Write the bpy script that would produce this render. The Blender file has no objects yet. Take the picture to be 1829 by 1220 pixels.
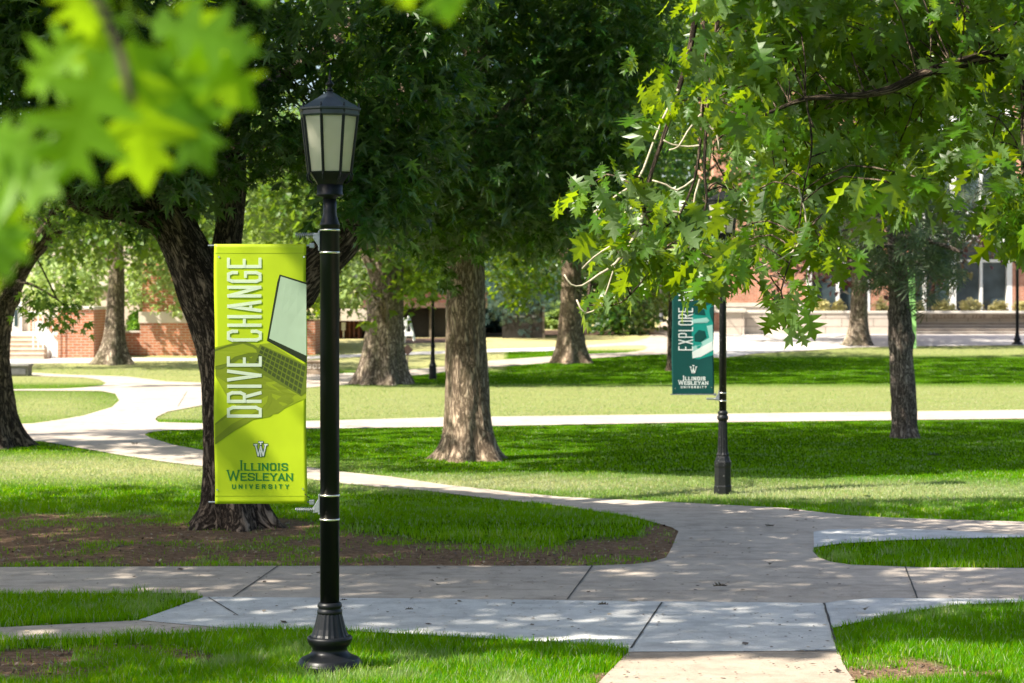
import bpy, math, random
import numpy as np
from mathutils import Vector
from mathutils.geometry import tessellate_polygon
SC = bpy.context.scene
COL = SC.collection
random.seed(7)
RNG = np.random.default_rng(11)
# ------------------------------------------------------------------ camera
F, CX, HY, H = 3500.0, 914.5, 535.0, 2.3
cam = bpy.data.cameras.new('camera'); camo = bpy.data.objects.new('camera', cam); COL.objects.link(camo)
camo.location = (0, 0, H); camo.rotation_euler = (math.radians(90), 0, 0)
cam.sensor_width = 36; cam.lens = F / 1829 * 36; cam.shift_y = -(610 - HY) / 1829
cam.clip_start = .1; cam.clip_end = 4000
cam.dof.use_dof = True; cam.dof.focus_distance = 11.3; cam.dof.aperture_fstop = 5.0
SC.camera = camo
# ------------------------------------------------------------------ light
EL = math.radians(46)
az = np.array([-.9, -.42]); az /= np.linalg.norm(az)
SUN = np.array([az[0] * math.cos(EL), az[1] * math.cos(EL), math.sin(EL)])
w = bpy.data.worlds.new('World'); SC.world = w; w.use_nodes = True
nt = w.node_tree; sky = nt.nodes.new('ShaderNodeTexSky'); sky.sky_type = 'NISHITA'; sky.sun_disc = False
sky.sun_elevation = EL; sky.sun_rotation = math.atan2(SUN[0], SUN[1]); sky.air_density = 1.0; sky.dust_density = 2.5
nt.links.new(sky.outputs[0], nt.nodes['Background'].inputs[0]); nt.nodes['Background'].inputs[1].default_value = .1
sl = bpy.data.lights.new('sun', 'SUN'); sl.energy = 5.0; sl.angle = math.radians(.5); sl.color = (1, .93, .8)
so = bpy.data.objects.new('sun', sl); COL.objects.link(so)
so.rotation_euler = Vector(SUN).to_track_quat('Z', 'Y').to_euler(); so.location = (0, 0, 40)
SC.view_settings.view_transform = 'Standard'; SC.view_settings.look = 'None'
SC.view_settings.exposure = 1.32; SC.view_settings.gamma = 1
SC.render.engine = 'CYCLES'
SC.cycles.max_bounces = 7; SC.cycles.diffuse_bounces = 4; SC.cycles.glossy_bounces = 2; SC.cycles.transmission_bounces = 5
SC.cycles.transparent_max_bounces = 6; SC.cycles.use_denoising = True
SC.cycles.sample_clamp_indirect = 6; SC.cycles.caustics_reflective = False; SC.cycles.caustics_refractive = False

# ------------------------------------------------------------------ helpers
def gz(Y): return .02 * np.clip(np.asarray(Y, float) - 60, 0, 200)
def gpt(px, py):
    k = (np.asarray(py, float) - HY) / F
    kk = np.maximum(k, H / 60)
    Y = np.where(k >= H / 60, H / kk, (H + 1.2) / np.maximum(k + .02, .0136))
    return np.stack([(np.asarray(px, float) - CX) / F * Y, Y, gz(Y)], -1)
def G(px, py): return Vector(gpt(px, py).tolist())
def W(px, py, d): return Vector(((px - CX) / F * d, d, H - (py - HY) / F * d))
def wpt(px, py, d): return np.stack([(px - CX) / F * d, d, H - (py - HY) / F * d], -1)
def proj(P):
    Y = np.maximum(P[..., 1], .2)
    return CX + P[..., 0] / Y * F, HY - (P[..., 2] - H) / Y * F
def inpoly(px, py, poly):
    px = np.asarray(px); py = np.asarray(py); c = np.zeros(px.shape, bool); n = len(poly)
    for i in range(n):
        x0, y0 = poly[i]; x1, y1 = poly[i - 1]
        if y0 == y1: continue
        m = ((y0 > py) != (y1 > py)) & (px < (x1 - x0) * (py - y0) / (y1 - y0) + x0)
        c ^= m
    return c
def _h(i, j, k, s):
    n = (i * 374761393 + j * 668265263 + k * 2147483647 + s * 974634777) & 0xFFFFFFFF
    n = ((n ^ (n >> 13)) * 1274126177) & 0xFFFFFFFF
    return ((n ^ (n >> 16)) & 0xFFFF) / 65535.0
def vnoise(P, s=0):
    P = np.asarray(P, float); I = np.floor(P).astype(np.int64); f = P - I; f = f * f * (3 - 2 * f)
    r = 0
    for a in (0, 1):
        for b in (0, 1):
            for c in (0, 1):
                wt = (f[..., 0] if a else 1 - f[..., 0]) * (f[..., 1] if b else 1 - f[..., 1]) * (f[..., 2] if c else 1 - f[..., 2])
                r = r + wt * _h(I[..., 0] + a, I[..., 1] + b, I[..., 2] + c, s)
    return r
def fbm(P, s=0, o=3):
    P = np.asarray(P, float); return sum(vnoise(P * 2 ** i, s + i) * .5 ** i for i in range(o)) / (2 - .5 ** (o - 1))

def tag(o, label=None, cat=None, group=None, kind=None):
    for k, v in (('label', label), ('category', cat), ('group', group), ('kind', kind)):
        if v: o[k] = v
    return o
def empty(name, loc=(0, 0, 0), label=None, cat=None, group=None, rz=0):
    o = bpy.data.objects.new(name, None); COL.objects.link(o); o.location = loc; o.rotation_euler.z = rz
    o.empty_display_size = .1
    return tag(o, label, cat, group)
LOCAL = []
def local(o): o['loc'] = 1; LOCAL.append(o); return o
def link(name, me, mat, parent=None):
    o = bpy.data.objects.new(name, me); COL.objects.link(o)
    if mat is not None:
        for m in (mat if isinstance(mat, (list, tuple)) else [mat]): me.materials.append(m)
    if parent is not None:
        o.parent = parent   # geometry is given in the parent's local space
    return o
def mesh_np(name, V, loops, sizes, smooth=True, attrs=None, mi=None):
    me = bpy.data.meshes.new(name); V = np.asarray(V, np.float32).reshape(-1, 3)
    loops = np.asarray(loops, np.int32).ravel(); sizes = np.asarray(sizes, np.int32)
    me.vertices.add(len(V)); me.vertices.foreach_set('co', V.ravel())
    me.loops.add(len(loops)); me.loops.foreach_set('vertex_index', loops)
    me.polygons.add(len(sizes)); st = np.concatenate([[0], np.cumsum(sizes)[:-1]]).astype(np.int32)
    me.polygons.foreach_set('loop_start', st)
    me.polygons.foreach_set('use_smooth', np.full(len(sizes), smooth))
    if mi is not None: me.polygons.foreach_set('material_index', np.asarray(mi, np.int32))
    for k, (typ, dom, arr) in (attrs or {}).items():
        a = me.attributes.new(k, typ, dom)
        a.data.foreach_set('vector' if typ == 'FLOAT_VECTOR' else 'value', np.asarray(arr, np.float32).ravel())
    me.update(calc_edges=True); return me

class MB:
    """collects shapes, builds ONE mesh"""
    def __init__(s): s.V = []; s.L = []; s.S = []; s.n = 0
    def add(s, V, faces):
        V = np.asarray(V, float).reshape(-1, 3)
        for f in faces: s.L.extend(int(i) + s.n for i in f); s.S.append(len(f))
        s.V.append(V); s.n += len(V); return s
    def box(s, c, size, rz=0, rx=0):
        x, y, z = [d / 2 for d in size]
        P = np.array([(a, b, e) for a in (-x, x) for b in (-y, y) for e in (-z, z)])
        if rx: P = P @ np.array([[1, 0, 0], [0, math.cos(rx), math.sin(rx)], [0, -math.sin(rx), math.cos(rx)]])
        if rz: P = P @ np.array([[math.cos(rz), math.sin(rz), 0], [-math.sin(rz), math.cos(rz), 0], [0, 0, 1]])
        return s.add(P + np.array(c), [(0, 1, 3, 2), (4, 6, 7, 5), (0, 4, 5, 1), (2, 3, 7, 6), (0, 2, 6, 4), (1, 5, 7, 3)])
    def box2(s, lo, hi):
        lo = np.array(lo, float); hi = np.array(hi, float); return s.box((lo + hi) / 2, hi - lo)
    def lathe(s, prof, c=(0, 0), n=24, rot=0, flute=None):
        k = len(prof); V = []
        for r, z in prof:
            for i in range(n):
                a = 2 * math.pi * i / n + rot; rr = r * (1 - (flute if flute and i % 2 else 0))
                V.append((c[0] + rr * math.sin(a), c[1] - rr * math.cos(a), z))
        fs = [(j * n + i, j * n + (i + 1) % n, (j + 1) * n + (i + 1) % n, (j + 1) * n + i) for j in range(k - 1) for i in range(n)]
        fs.append(tuple(range(n))[::-1]); fs.append(tuple((k - 1) * n + i for i in range(n)))
        return s.add(V, fs)
    def tube(s, pts, rad, n=8):
        P = np.array([tuple(p) for p in pts], float); m = len(P); R = np.broadcast_to(np.asarray(rad, float), (m,))
        T = np.gradient(P, axis=0); T /= np.linalg.norm(T, axis=1)[:, None] + 1e-9
        up = np.array([0, 0, 1.]) if abs(T[0][2]) < .9 else np.array([0, 1., 0])
        V = []
        u = np.cross(up, T[0]); u /= np.linalg.norm(u)
        for i in range(m):
            u = u - T[i] * (u @ T[i]); u /= np.linalg.norm(u) + 1e-9; v = np.cross(T[i], u)
            for a in range(n):
                t = 2 * math.pi * a / n; V.append(P[i] + R[i] * (math.cos(t) * u + math.sin(t) * v))
        fs = [(j * n + i, j * n + (i + 1) % n, (j + 1) * n + (i + 1) % n, (j + 1) * n + i) for j in range(m - 1) for i in range(n)]
        fs.append(tuple(range(n))[::-1]); fs.append(tuple((m - 1) * n + i for i in range(n)))
        return s.add(V, fs)
    def quad(s, a, b, c, d): return s.add([a, b, c, d], [(0, 1, 2, 3)])
    def build(s, name, mat, parent=None, smooth=False, bevel=0, origin=None):
        V = np.concatenate(s.V)
        q = parent; chain = []
        while q is not None: chain.append(q); q = q.parent
        if chain and not chain[-1].get('loc'):      # shapes given in world space unless their thing is built around its own foot
            for q in chain: V = V - np.array(q.location)
        me = mesh_np(name, V, s.L, s.S, smooth)
        o = link(name, me, mat, parent)
        if bevel:
            b = o.modifiers.new('bevel', 'BEVEL'); b.width = bevel; b.segments = 2; b.limit_method = 'ANGLE'
        if smooth == 'auto': pass
        return o

# ------------------------------------------------------------------ materials
def new_mat(name):
    m = bpy.data.materials.new(name); m.use_nodes = True; n = m.node_tree.nodes; l = m.node_tree.links
    return m, n, l, n['Principled BSDF']
def ramp(n, stops, interp='LINEAR'):
    r = n.new('ShaderNodeValToRGB'); r.color_ramp.interpolation = interp; e = r.color_ramp.elements
    while len(e) < len(stops): e.new(.5)
    for i, (p, c) in enumerate(stops): e[i].position = p; e[i].color = (*c, 1) if len(c) == 3 else c
    return r
def noise(n, l, scale, detail=4, rough=.55, vec=None, mscale=None):
    t = n.new('ShaderNodeTexNoise'); t.inputs['Scale'].default_value = scale
    t.inputs['Detail'].default_value = detail; t.inputs['Roughness'].default_value = rough
    if vec is None:
        vec = n.new('ShaderNodeTexCoord').outputs['Object']
    if mscale:
        mp = n.new('ShaderNodeMapping'); mp.inputs['Scale'].default_value = mscale; l.new(vec, mp.inputs[0]); vec = mp.outputs[0]
    l.new(vec, t.inputs['Vector']); return t
def bump(n, l, h, strength=.5, dist=.01, prev=None):
    b = n.new('ShaderNodeBump'); b.inputs['Strength'].default_value = strength; b.inputs['Distance'].default_value = dist
    l.new(h, b.inputs['Height'])
    if prev: l.new(prev, b.inputs['Normal'])
    return b
def mixc(n, l, fac, a, b, mode='MIX'):
    m = n.new('ShaderNodeMix'); m.data_type = 'RGBA'; m.blend_type = mode
    for s, v in ((m.inputs[0], fac), (m.inputs[6], a), (m.inputs[7], b)):
        if hasattr(v, 'is_linked'): l.new(v, s)
        elif isinstance(v, tuple): s.default_value = (*v, 1)
        else: s.default_value = v
    return m.outputs[2]
def math_n(n, l, op, a, b=None, clamp=False):
    m = n.new('ShaderNodeMath'); m.operation = op; m.use_clamp = clamp
    for s, v in ((m.inputs[0], a), (m.inputs[1], b)):
        if v is None: continue
        if hasattr(v, 'is_linked'): l.new(v, s)
        else: s.default_value = v
    return m.outputs[0]
def simple(name, col, rough=.5, metal=0, var=.25, scale=8, bmp=0, bscale=60, spec=.5):
    m, n, l, p = new_mat(name)
    t = noise(n, l, scale, 5)
    d = tuple(c * (1 - var) for c in col); e = tuple(min(1, c * (1 + var)) for c in col)
    r = ramp(n, [(.3, d), (.7, e)]); l.new(t.outputs[0], r.inputs[0]); l.new(r.outputs[0], p.inputs['Base Color'])
    p.inputs['Roughness'].default_value = rough; p.inputs['Metallic'].default_value = metal
    p.inputs['Specular IOR Level'].default_value = spec
    if bmp:
        t2 = noise(n, l, bscale, 4); b = bump(n, l, t2.outputs[0], bmp, .01); l.new(b.outputs[0], p.inputs['Normal'])
    return m

def bark_mat(name, dark, lite, sc=1.0, moss=0):
    m, n, l, p = new_mat(name)
    at = n.new('ShaderNodeAttribute'); at.attribute_name = 'bk'
    v = noise(n, l, 1, 6, .65, at.outputs['Vector'], (24 * sc, 24 * sc, 4.6 * sc)); v.inputs['Distortion'].default_value = 1.1
    f = noise(n, l, 1, 5, .6, at.outputs['Vector'], (90 * sc, 90 * sc, 22 * sc))
    b = noise(n, l, 1, 3, .5, at.outputs['Vector'], (2.2, 2.2, 1.2))
    rid = math_n(n, l, 'ABSOLUTE', math_n(n, l, 'SUBTRACT', v.outputs[0], .5))
    rid = math_n(n, l, 'MULTIPLY', rid, 5.5, True)
    mid = tuple((a * .45 + c * .55) for a, c in zip(dark, lite))
    r = ramp(n, [(0, tuple(c * .5 for c in dark)), (.22, dark), (.55, mid), (1, lite)]); l.new(rid, r.inputs[0])
    c = mixc(n, l, .35, r.outputs[0], f.outputs[0], 'OVERLAY')
    rb = ramp(n, [(.35, (.75, .72, .7)), (.65, (1.15, 1.12, 1.08))]); l.new(b.outputs[0], rb.inputs[0])
    c = mixc(n, l, 1.0, c, rb.outputs[0], 'MULTIPLY')
    if moss:
        mm = noise(n, l, 1, 4, .6, at.outputs['Vector'], (5, 5, 2)); rm = ramp(n, [(.5, (0, 0, 0)), (.62, (moss,) * 3)])
        l.new(mm.outputs[0], rm.inputs[0]); c = mixc(n, l, rm.outputs[0], c, (.13, .14, .06))
    l.new(c, p.inputs['Base Color']); p.inputs['Roughness'].default_value = .9; p.inputs['Specular IOR Level'].default_value = .2
    h = math_n(n, l, 'ADD', rid, math_n(n, l, 'MULTIPLY', f.outputs[0], .5))
    bb = bump(n, l, h, .9, .022); l.new(bb.outputs[0], p.inputs['Normal'])
    return m
BARK = bark_mat('bark_brown', (.04, .028, .02), (.42, .32, .24))
BARKG = bark_mat('bark_grey', (.13, .1, .075), (.62, .53, .42), .9, .25)
BARKM = bark_mat('bark_mid', (.19, .14, .1), (.72, .58, .44), .9, .15)
BARKP = bark_mat('bark_pine', (.12, .095, .08), (.62, .52, .44), 1.3)
BARKW = bark_mat('bark_pale', (.35, .3, .24), (.7, .64, .54), 1.2)
TWIG = simple('twig_bark', (.42, .36, .27), .8, var=.35, scale=40)

def leaf_mat(name, c1, c2, c3, tr, tfac=.4, rough=.42, spec=.32):
    """c1..c3 leaf colours spread leaf to leaf; tr = colour of light passing through"""
    m, n, l, p = new_mat(name)
    g = n.new('ShaderNodeNewGeometry')
    r = ramp(n, [(0, c1), (.5, c2), (.93, c2), (1, c3)]); l.new(g.outputs['Random Per Island'], r.inputs[0])
    t = noise(n, l, 22, 2); rr = ramp(n, [(.3, (.75,) * 3), (.7, (1.2,) * 3)]); l.new(t.outputs[0], rr.inputs[0])
    c = mixc(n, l, 1.0, r.outputs[0], rr.outputs[0], 'MULTIPLY')
    back = mixc(n, l, .35, c, (.22, .28, .16))
    c = mixc(n, l, g.outputs['Backfacing'], c, back)
    l.new(c, p.inputs['Base Color']); p.inputs['Roughness'].default_value = rough; p.inputs['Specular IOR Level'].default_value = spec
    ts = n.new('ShaderNodeBsdfTranslucent'); r2 = ramp(n, [(0, tuple(x * .65 for x in tr)), (1, tr)])
    l.new(g.outputs['Random Per Island'], r2.inputs[0]); l.new(r2.outputs[0], ts.inputs[0])
    mx = n.new('ShaderNodeMixShader'); mx.inputs[0].default_value = tfac
    l.new(p.outputs[0], mx.inputs[1]); l.new(ts.outputs[0], mx.inputs[2])
    l.new(mx.outputs[0], n['Material Output'].inputs[0]); return m
LF_DARK = leaf_mat('leaf_dark_oak', (.006, .022, .006), (.024, .074, .011), (.16, .27, .06), (.26, .48, .01), .26, .34)  # small share of bright leaves painted in for sunlit highlights
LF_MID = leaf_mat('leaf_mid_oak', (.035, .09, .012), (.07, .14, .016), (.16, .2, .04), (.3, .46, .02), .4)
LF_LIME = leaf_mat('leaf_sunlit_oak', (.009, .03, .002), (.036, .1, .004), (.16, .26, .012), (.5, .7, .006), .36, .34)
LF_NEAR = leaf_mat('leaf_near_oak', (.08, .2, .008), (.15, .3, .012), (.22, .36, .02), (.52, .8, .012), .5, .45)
LF_FAR = leaf_mat('leaf_far', (.05, .13, .03), (.11, .22, .05), (.3, .34, .14), (.42, .6, .1), .42)
LF_PALE = leaf_mat('leaf_pale', (.14, .22, .07), (.24, .34, .1), (.42, .4, .22), (.55, .72, .16), .45)
LF_PINE = leaf_mat('needle_dark', (.05, .085, .04), (.09, .13, .065), (.2, .2, .14), (.16, .24, .06), .3, .5)
LF_SPR = leaf_mat('needle_blue', (.02, .06, .05), (.045, .1, .085), (.1, .15, .12), (.06, .14, .08), .15, .6)
LF_PURP = leaf_mat('leaf_purple', (.03, .012, .015), (.055, .022, .025), (.09, .05, .03), (.2, .05, .03), .25)
LF_YEL = leaf_mat('shrub_yellow', (.55, .5, .2), (.75, .68, .33), (.6, .5, .15), (.8, .75, .3), .35)
LF_HEDGE = leaf_mat('hedge_leaf', (.08, .2, .02), (.14, .32, .03), (.2, .4, .05), (.4, .7, .05), .4)

def concrete(name, a, b, stain=.5, seed=0, sc=1):
    m, n, l, p = new_mat(name)
    tc = n.new('ShaderNodeTexCoord').outputs['Object']
    big = noise(n, l, .7 * sc, 6, .6, tc, (1, 1, 1)); mid = noise(n, l, 5, 6, .7, tc); fine = noise(n, l, 160, 3, .6, tc)
    st = noise(n, l, 1, 5, .62, tc, (1.4, 4.5, 1))
    r = ramp(n, [(.3, a), (.7, b)]); l.new(big.outputs[0], r.inputs[0])
    r2 = ramp(n, [(.3, (.78, .77, .76)), (.6, (1.06, 1.05, 1.03))]); l.new(mid.outputs[0], r2.inputs[0])
    c = mixc(n, l, 1.0, r.outputs[0], r2.outputs[0], 'MULTIPLY')
    sp = noise(n, l, 26, 2, .5, tc); r5 = ramp(n, [(.68, (1, 1, 1)), (.74, (.86, .85, .84))]); l.new(sp.outputs[0], r5.inputs[0]); c = mixc(n, l, 1.0, c, r5.outputs[0], 'MULTIPLY')
    r3 = ramp(n, [(.52, (1, 1, 1)), (.7, (1 - stain * .5,) * 3)]); l.new(st.outputs[0], r3.inputs[0])
    c = mixc(n, l, 1.0, c, r3.outputs[0], 'MULTIPLY')
    r4 = ramp(n, [(.35, (.82,) * 3), (.65, (1.12,) * 3)]); l.new(fine.outputs[0], r4.inputs[0])
    c = mixc(n, l, 1.0, c, r4.outputs[0], 'MULTIPLY')
    l.new(c, p.inputs['Base Color']); p.inputs['Roughness'].default_value = .85; p.inputs['Specular IOR Level'].default_value = .25
    b_ = bump(n, l, fine.outputs[0], .35, .003); l.new(b_.outputs[0], p.inputs['Normal']); return m
CON_OLD = concrete('concrete_old', (.43, .365, .31), (.53, .46, .395), .6)
CON_NEW = concrete('concrete_new', (.53, .53, .53), (.62, .62, .61), .5)
CON_PLAZA = concrete('concrete_plaza', (.55, .52, .5), (.63, .6, .58), .2)
CON_WALK = concrete('concrete_walk', (.36, .29, .23), (.42, .35, .285), .3)

def brick(name, c1, c2, mortar, sc=1):
    m, n, l, p = new_mat(name)
    tc = n.new('ShaderNodeTexCoord').outputs['Object']
    sx = n.new('ShaderNodeSeparateXYZ'); l.new(tc, sx.inputs[0])
    ad = math_n(n, l, 'ADD', sx.outputs[0], sx.outputs[1])
    cx = n.new('ShaderNodeCombineXYZ'); l.new(ad, cx.inputs[0]); l.new(sx.outputs[2], cx.inputs[1])
    b = n.new('ShaderNodeTexBrick'); l.new(cx.outputs[0], b.inputs['Vector'])
    b.inputs['Scale'].default_value = sc; b.inputs['Brick Width'].default_value = .3; b.inputs['Row Height'].default_value = .1
    b.inputs['Mortar Size'].default_value = .012; b.inputs['Color1'].default_value = (*c1, 1); b.inputs['Color2'].default_value = (*c2, 1)
    b.inputs['Mortar'].default_value = (*mortar, 1); b.inputs['Bias'].default_value = 0
    t = noise(n, l, 1.5, 5, .6, tc); r = ramp(n, [(.3, (.8,) * 3), (.7, (1.15,) * 3)]); l.new(t.outputs[0], r.inputs[0])
    l.new(mixc(n, l, 1.0, b.outputs[0], r.outputs[0], 'MULTIPLY'), p.inputs['Base Color']); p.inputs['Roughness'].default_value = .85
    bb = bump(n, l, b.outputs['Fac'], -.4, .01); l.new(bb.outputs[0], p.inputs['Normal']); return m
BRICK = brick('brick_orange', (.42, .13, .06), (.5, .19, .09), (.5, .4, .32))
BRICKD = brick('brick_dark', (.12, .035, .02), (.17, .05, .03), (.1, .07, .06))
BRICKP = brick('brick_campus', (.44, .16, .09), (.5, .22, .13), (.5, .38, .3))
def stone_mat():
    m, n, l, p = new_mat('terrace_stone')
    tc = n.new('ShaderNodeTexCoord').outputs['Object']
    sx = n.new('ShaderNodeSeparateXYZ'); l.new(tc, sx.inputs[0]); cx = n.new('ShaderNodeCombineXYZ')
    l.new(math_n(n, l, 'ADD', sx.outputs[0], sx.outputs[1]), cx.inputs[0]); l.new(sx.outputs[2], cx.inputs[1])
    b = n.new('ShaderNodeTexBrick'); l.new(cx.outputs[0], b.inputs['Vector']); b.inputs['Scale'].default_value = 1
    b.inputs['Brick Width'].default_value = 1.5; b.inputs['Row Height'].default_value = .38; b.inputs['Mortar Size'].default_value = .018
    b.inputs['Color1'].default_value = (.52, .44, .37, 1); b.inputs['Color2'].default_value = (.6, .52, .45, 1); b.inputs['Mortar'].default_value = (.25, .2, .17, 1)
    t = noise(n, l, 2, 6, .6, tc); r = ramp(n, [(.3, (.85,) * 3), (.7, (1.1,) * 3)]); l.new(t.outputs[0], r.inputs[0])
    l.new(mixc(n, l, 1.0, b.outputs[0], r.outputs[0], 'MULTIPLY'), p.inputs['Base Color']); p.inputs['Roughness'].default_value = .85
    return m
STONE = stone_mat()
STONEP = simple('pale_stone', (.62, .56, .49), .8, var=.1, scale=3, bmp=.2)
STUCCO = simple('beige_stucco', (.58, .5, .42), .85, var=.08, scale=2, bmp=.2)
WHITE = simple('white_paint', (.78, .78, .76), .45, var=.05, scale=5)
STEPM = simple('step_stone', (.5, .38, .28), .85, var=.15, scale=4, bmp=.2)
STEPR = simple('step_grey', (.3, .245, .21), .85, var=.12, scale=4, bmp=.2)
DARKW = simple('dark_wood', (.018, .014, .012), .7, var=.3)
TIMBER = simple('grey_timber', (.16, .13, .1), .8, var=.3)
GLASSD, _n, _l, _p = new_mat('window_glass'); _p.inputs['Base Color'].default_value = (.035, .055, .065, 1); _p.inputs['Roughness'].default_value = .04; _p.inputs['Specular IOR Level'].default_value = .8
_t = noise(_n, _l, .8, 3); _r = ramp(_n, [(.35, (.02, .035, .04)), (.7, (.07, .1, .115))]); _l.new(_t.outputs[0], _r.inputs[0]); _l.new(_r.outputs[0], _p.inputs['Base Color'])
def paint_black(name, base, worn, amount):
    m, n, l, p = new_mat(name)
    t = noise(n, l, 38, 6, .7); r = ramp(n, [(.5 + (.2 - amount), base), (.56 + (.2 - amount), worn)]); l.new(t.outputs[0], r.inputs[0])
    l.new(r.outputs[0], p.inputs['Base Color']); t2 = noise(n, l, 9, 4); r2 = ramp(n, [(.3, (.3,) * 3), (.7, (.5,) * 3)])
    l.new(t2.outputs[0], r2.inputs[0]); l.new(r2.outputs[0], p.inputs['Roughness']); p.inputs['Specular IOR Level'].default_value = .25
    b = bump(n, l, t.outputs[0], .12, .004); l.new(b.outputs[0], p.inputs['Normal']); return m
BLACK = paint_black('black_paint', (.006, .007, .009), (.03, .03, .032), 0.0)
BLACKW = paint_black('black_paint_worn', (.012, .013, .014), (.3, .3, .29), .07)
GREYP = simple('grey_post', (.12, .13, .15), .5, var=.2)
METAL = simple('cast_aluminium', (.27, .29, .32), .38, .7, var=.15, scale=30, bmp=.2)
STEEL = simple('steel_band', (.75, .72, .62), .25, .9, var=.1)
FROST, _n, _l, _p = new_mat('frosted_glass')
_t = noise(_n, _l, 90, 3); _t2 = noise(_n, _l, 6, 4)
_r = ramp(_n, [(.35, (.75, .72, .62)), (.7, (.92, .9, .8))]); _l.new(_t2.outputs[0], _r.inputs[0]); _l.new(_r.outputs[0], _p.inputs['Base Color'])
_p.inputs['Roughness'].default_value = .35; _b = bump(_n, _l, _t.outputs[0], .5, .004); _l.new(_b.outputs[0], _p.inputs['Normal'])
_ts = _n.new('ShaderNodeBsdfTranslucent'); _ts.inputs[0].default_value = (.95, .93, .82, 1)
_tp = _n.new('ShaderNodeBsdfTransparent'); _tp.inputs[0].default_value = (.8, .8, .75, 1)
_mx = _n.new('ShaderNodeMixShader'); _mx.inputs[0].default_value = .66; _l.new(_p.outputs[0], _mx.inputs[1]); _l.new(_ts.outputs[0], _mx.inputs[2])
_m2 = _n.new('ShaderNodeMixShader'); _m2.inputs[0].default_value = .22; _l.new(_mx.outputs[0], _m2.inputs[1]); _l.new(_tp.outputs[0], _m2.inputs[2])
_l.new(_m2.outputs[0], _n['Material Output'].inputs[0])
def cloth(name, col, tcol=None, tf=.3):
    m, n, l, p = new_mat(name); t = noise(n, l, 500, 2); t2 = noise(n, l, 4, 3)
    r = ramp(n, [(.3, tuple(c * .93 for c in col)), (.7, tuple(min(1, c * 1.05) for c in col))]); l.new(t2.outputs[0], r.inputs[0])
    l.new(r.outputs[0], p.inputs['Base Color']); p.inputs['Roughness'].default_value = .5; p.inputs['Specular IOR Level'].default_value = .35
    b = bump(n, l, t.outputs[0], .08, .002); l.new(b.outputs[0], p.inputs['Normal'])
    ts = n.new('ShaderNodeBsdfTranslucent'); ts.inputs[0].default_value = (*(tcol or col), 1)
    mx = n.new('ShaderNodeMixShader'); mx.inputs[0].default_value = tf; l.new(p.outputs[0], mx.inputs[1]); l.new(ts.outputs[0], mx.inputs[2])
    l.new(mx.outputs[0], n['Material Output'].inputs[0]); return m

# ------------------------------------------------------------------ paths traced on the ground (photo pixels -> ground points)
OLD = [(-700,1018),(-200,1016),(600,1013),(1050,1013),(1130,1010),(1165,1006),(1190,998),(1200,980),(1212,951),(1200,944),(1180,938),(1130,925),(1000,905),(860,890),(760,878),
 (620,866),(547,857),(360,834),(300,827),(210,813),(120,797),(75,789),(0,787),(-700,784),(-700,762),(0,760),(60,757),(105,751),(150,743),(200,728),(213,716),(206,704),(180,699),(0,698),(-700,700),(-700,697),
 (25,696),(110,695),(150,693),(182,689),(190,685),(178,679),(150,675),(30,671),(-700,668),(-700,660),(55,666),(160,671),(225,673),(300,682),(360,684),(547,667),(640,667),(725,661),(800,655),(870,645),
 (985,637),(1050,632.5),(1120,630),(1150,626),(1157,621),(1150,617.5),(1110,618),(1060,621),(978,627),(978,623),(1060,616),(1130,611),(1155,605),(1165,597),(1172,585),(1190,572),(1196,560),(1200,545),(1235,545),(1232,560),(1225,575),(1222,590),(1290,590),
 (2600,590),(2600,614),(1829,617),(1640,619),(1530,621),(1450,626),(1350,632),(1290,640),(1195,633),(1150,634),(1050,641),(985,648),(870,657),(800,664),(725,672),(640,686),(547,693),(440,710),(360,725),(300,736),(281,745),(277,750),(283,755),(360,757),
 (600,751.5),(800,746),(1209,741),(1829,733),(2600,724),(2600,740),(1829,748.5),(1209,756),(870,762),(600,766),(360,768),(300,769),(266,773),(258,777),(268,783),(310,796),(360,805),(547,835),(600,843),(700,853),(800,868),
 (1000,889),(1209,899),(1400,909),(1509,922),(1600,927),(1829,934),(2600,955),(2600,1018),(1829,1017),(1650,1016),(1520,1011),(1485,1006),(1462,998),(1453,988),(1453,980),(1500,971),(1600,966),(1700,963),(1829,960),(2600,950),
 (2600,945),(1829,936)]
# keep simple: right arm closed explicitly below
OLD = OLD[:OLD.index((2600,955))] + [(2600,955),(2600,990),(1829,962),(1700,963),(1600,966),(1500,971),(1455,979),(1453,988),(1462,998),(1485,1006),(1520,1011),(1650,1016),(1829,1017),(2600,1020),
 (2600,1076),(1829,1074.5),(1560,1073),(1500,1078),(1475,1082),(1160,1079),(700,1073),(365,1070.5),(345,1062),(0,1063),(-700,1064)]
NEW = [(365,1070),(700,1072.5),(1160,1078),(1475,1081),(1500,1077),(1560,1072),(1829,1073.5),(2300,1070),(2300,1072),(1829,1079),(1700,1085),(1590,1103),(1487,1126),(1496,1167),(1122,1169),(1122,1163),(1000,1152),(620,1131),(400,1126),(247,1112)]
LOW = [(-700,1160),(-700,1133),(0,1124),(120,1118),(247,1111.5),(400,1125.5),(430,1128),(300,1136),(200,1142),(0,1147)]
FOOT = [(1123,1167.5),(1497,1166),(1512,1200),(1530,1225),(1600,1420),(860,1420),(1070,1222)]
STRIP = [(1453,953),(1480,948.5),(1600,947),(1700,951),(1829,959),(2100,972),(2100,978),(1829,962.5),(1700,965),(1600,968),(1500,974),(1454,981)]
WALK = [(-700,637),(20,637),(170,637),(200,639),(360,641),(547,637),(640,633),(720,630),(800,627),(900,623.5),(978,621.5),(1000,619.5),(1000,625.5),(978,627.5),(900,629),(800,632),(720,635),(640,638),(547,642),(360,645),(200,646),(170,649),(20,650),(-700,652)]
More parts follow.
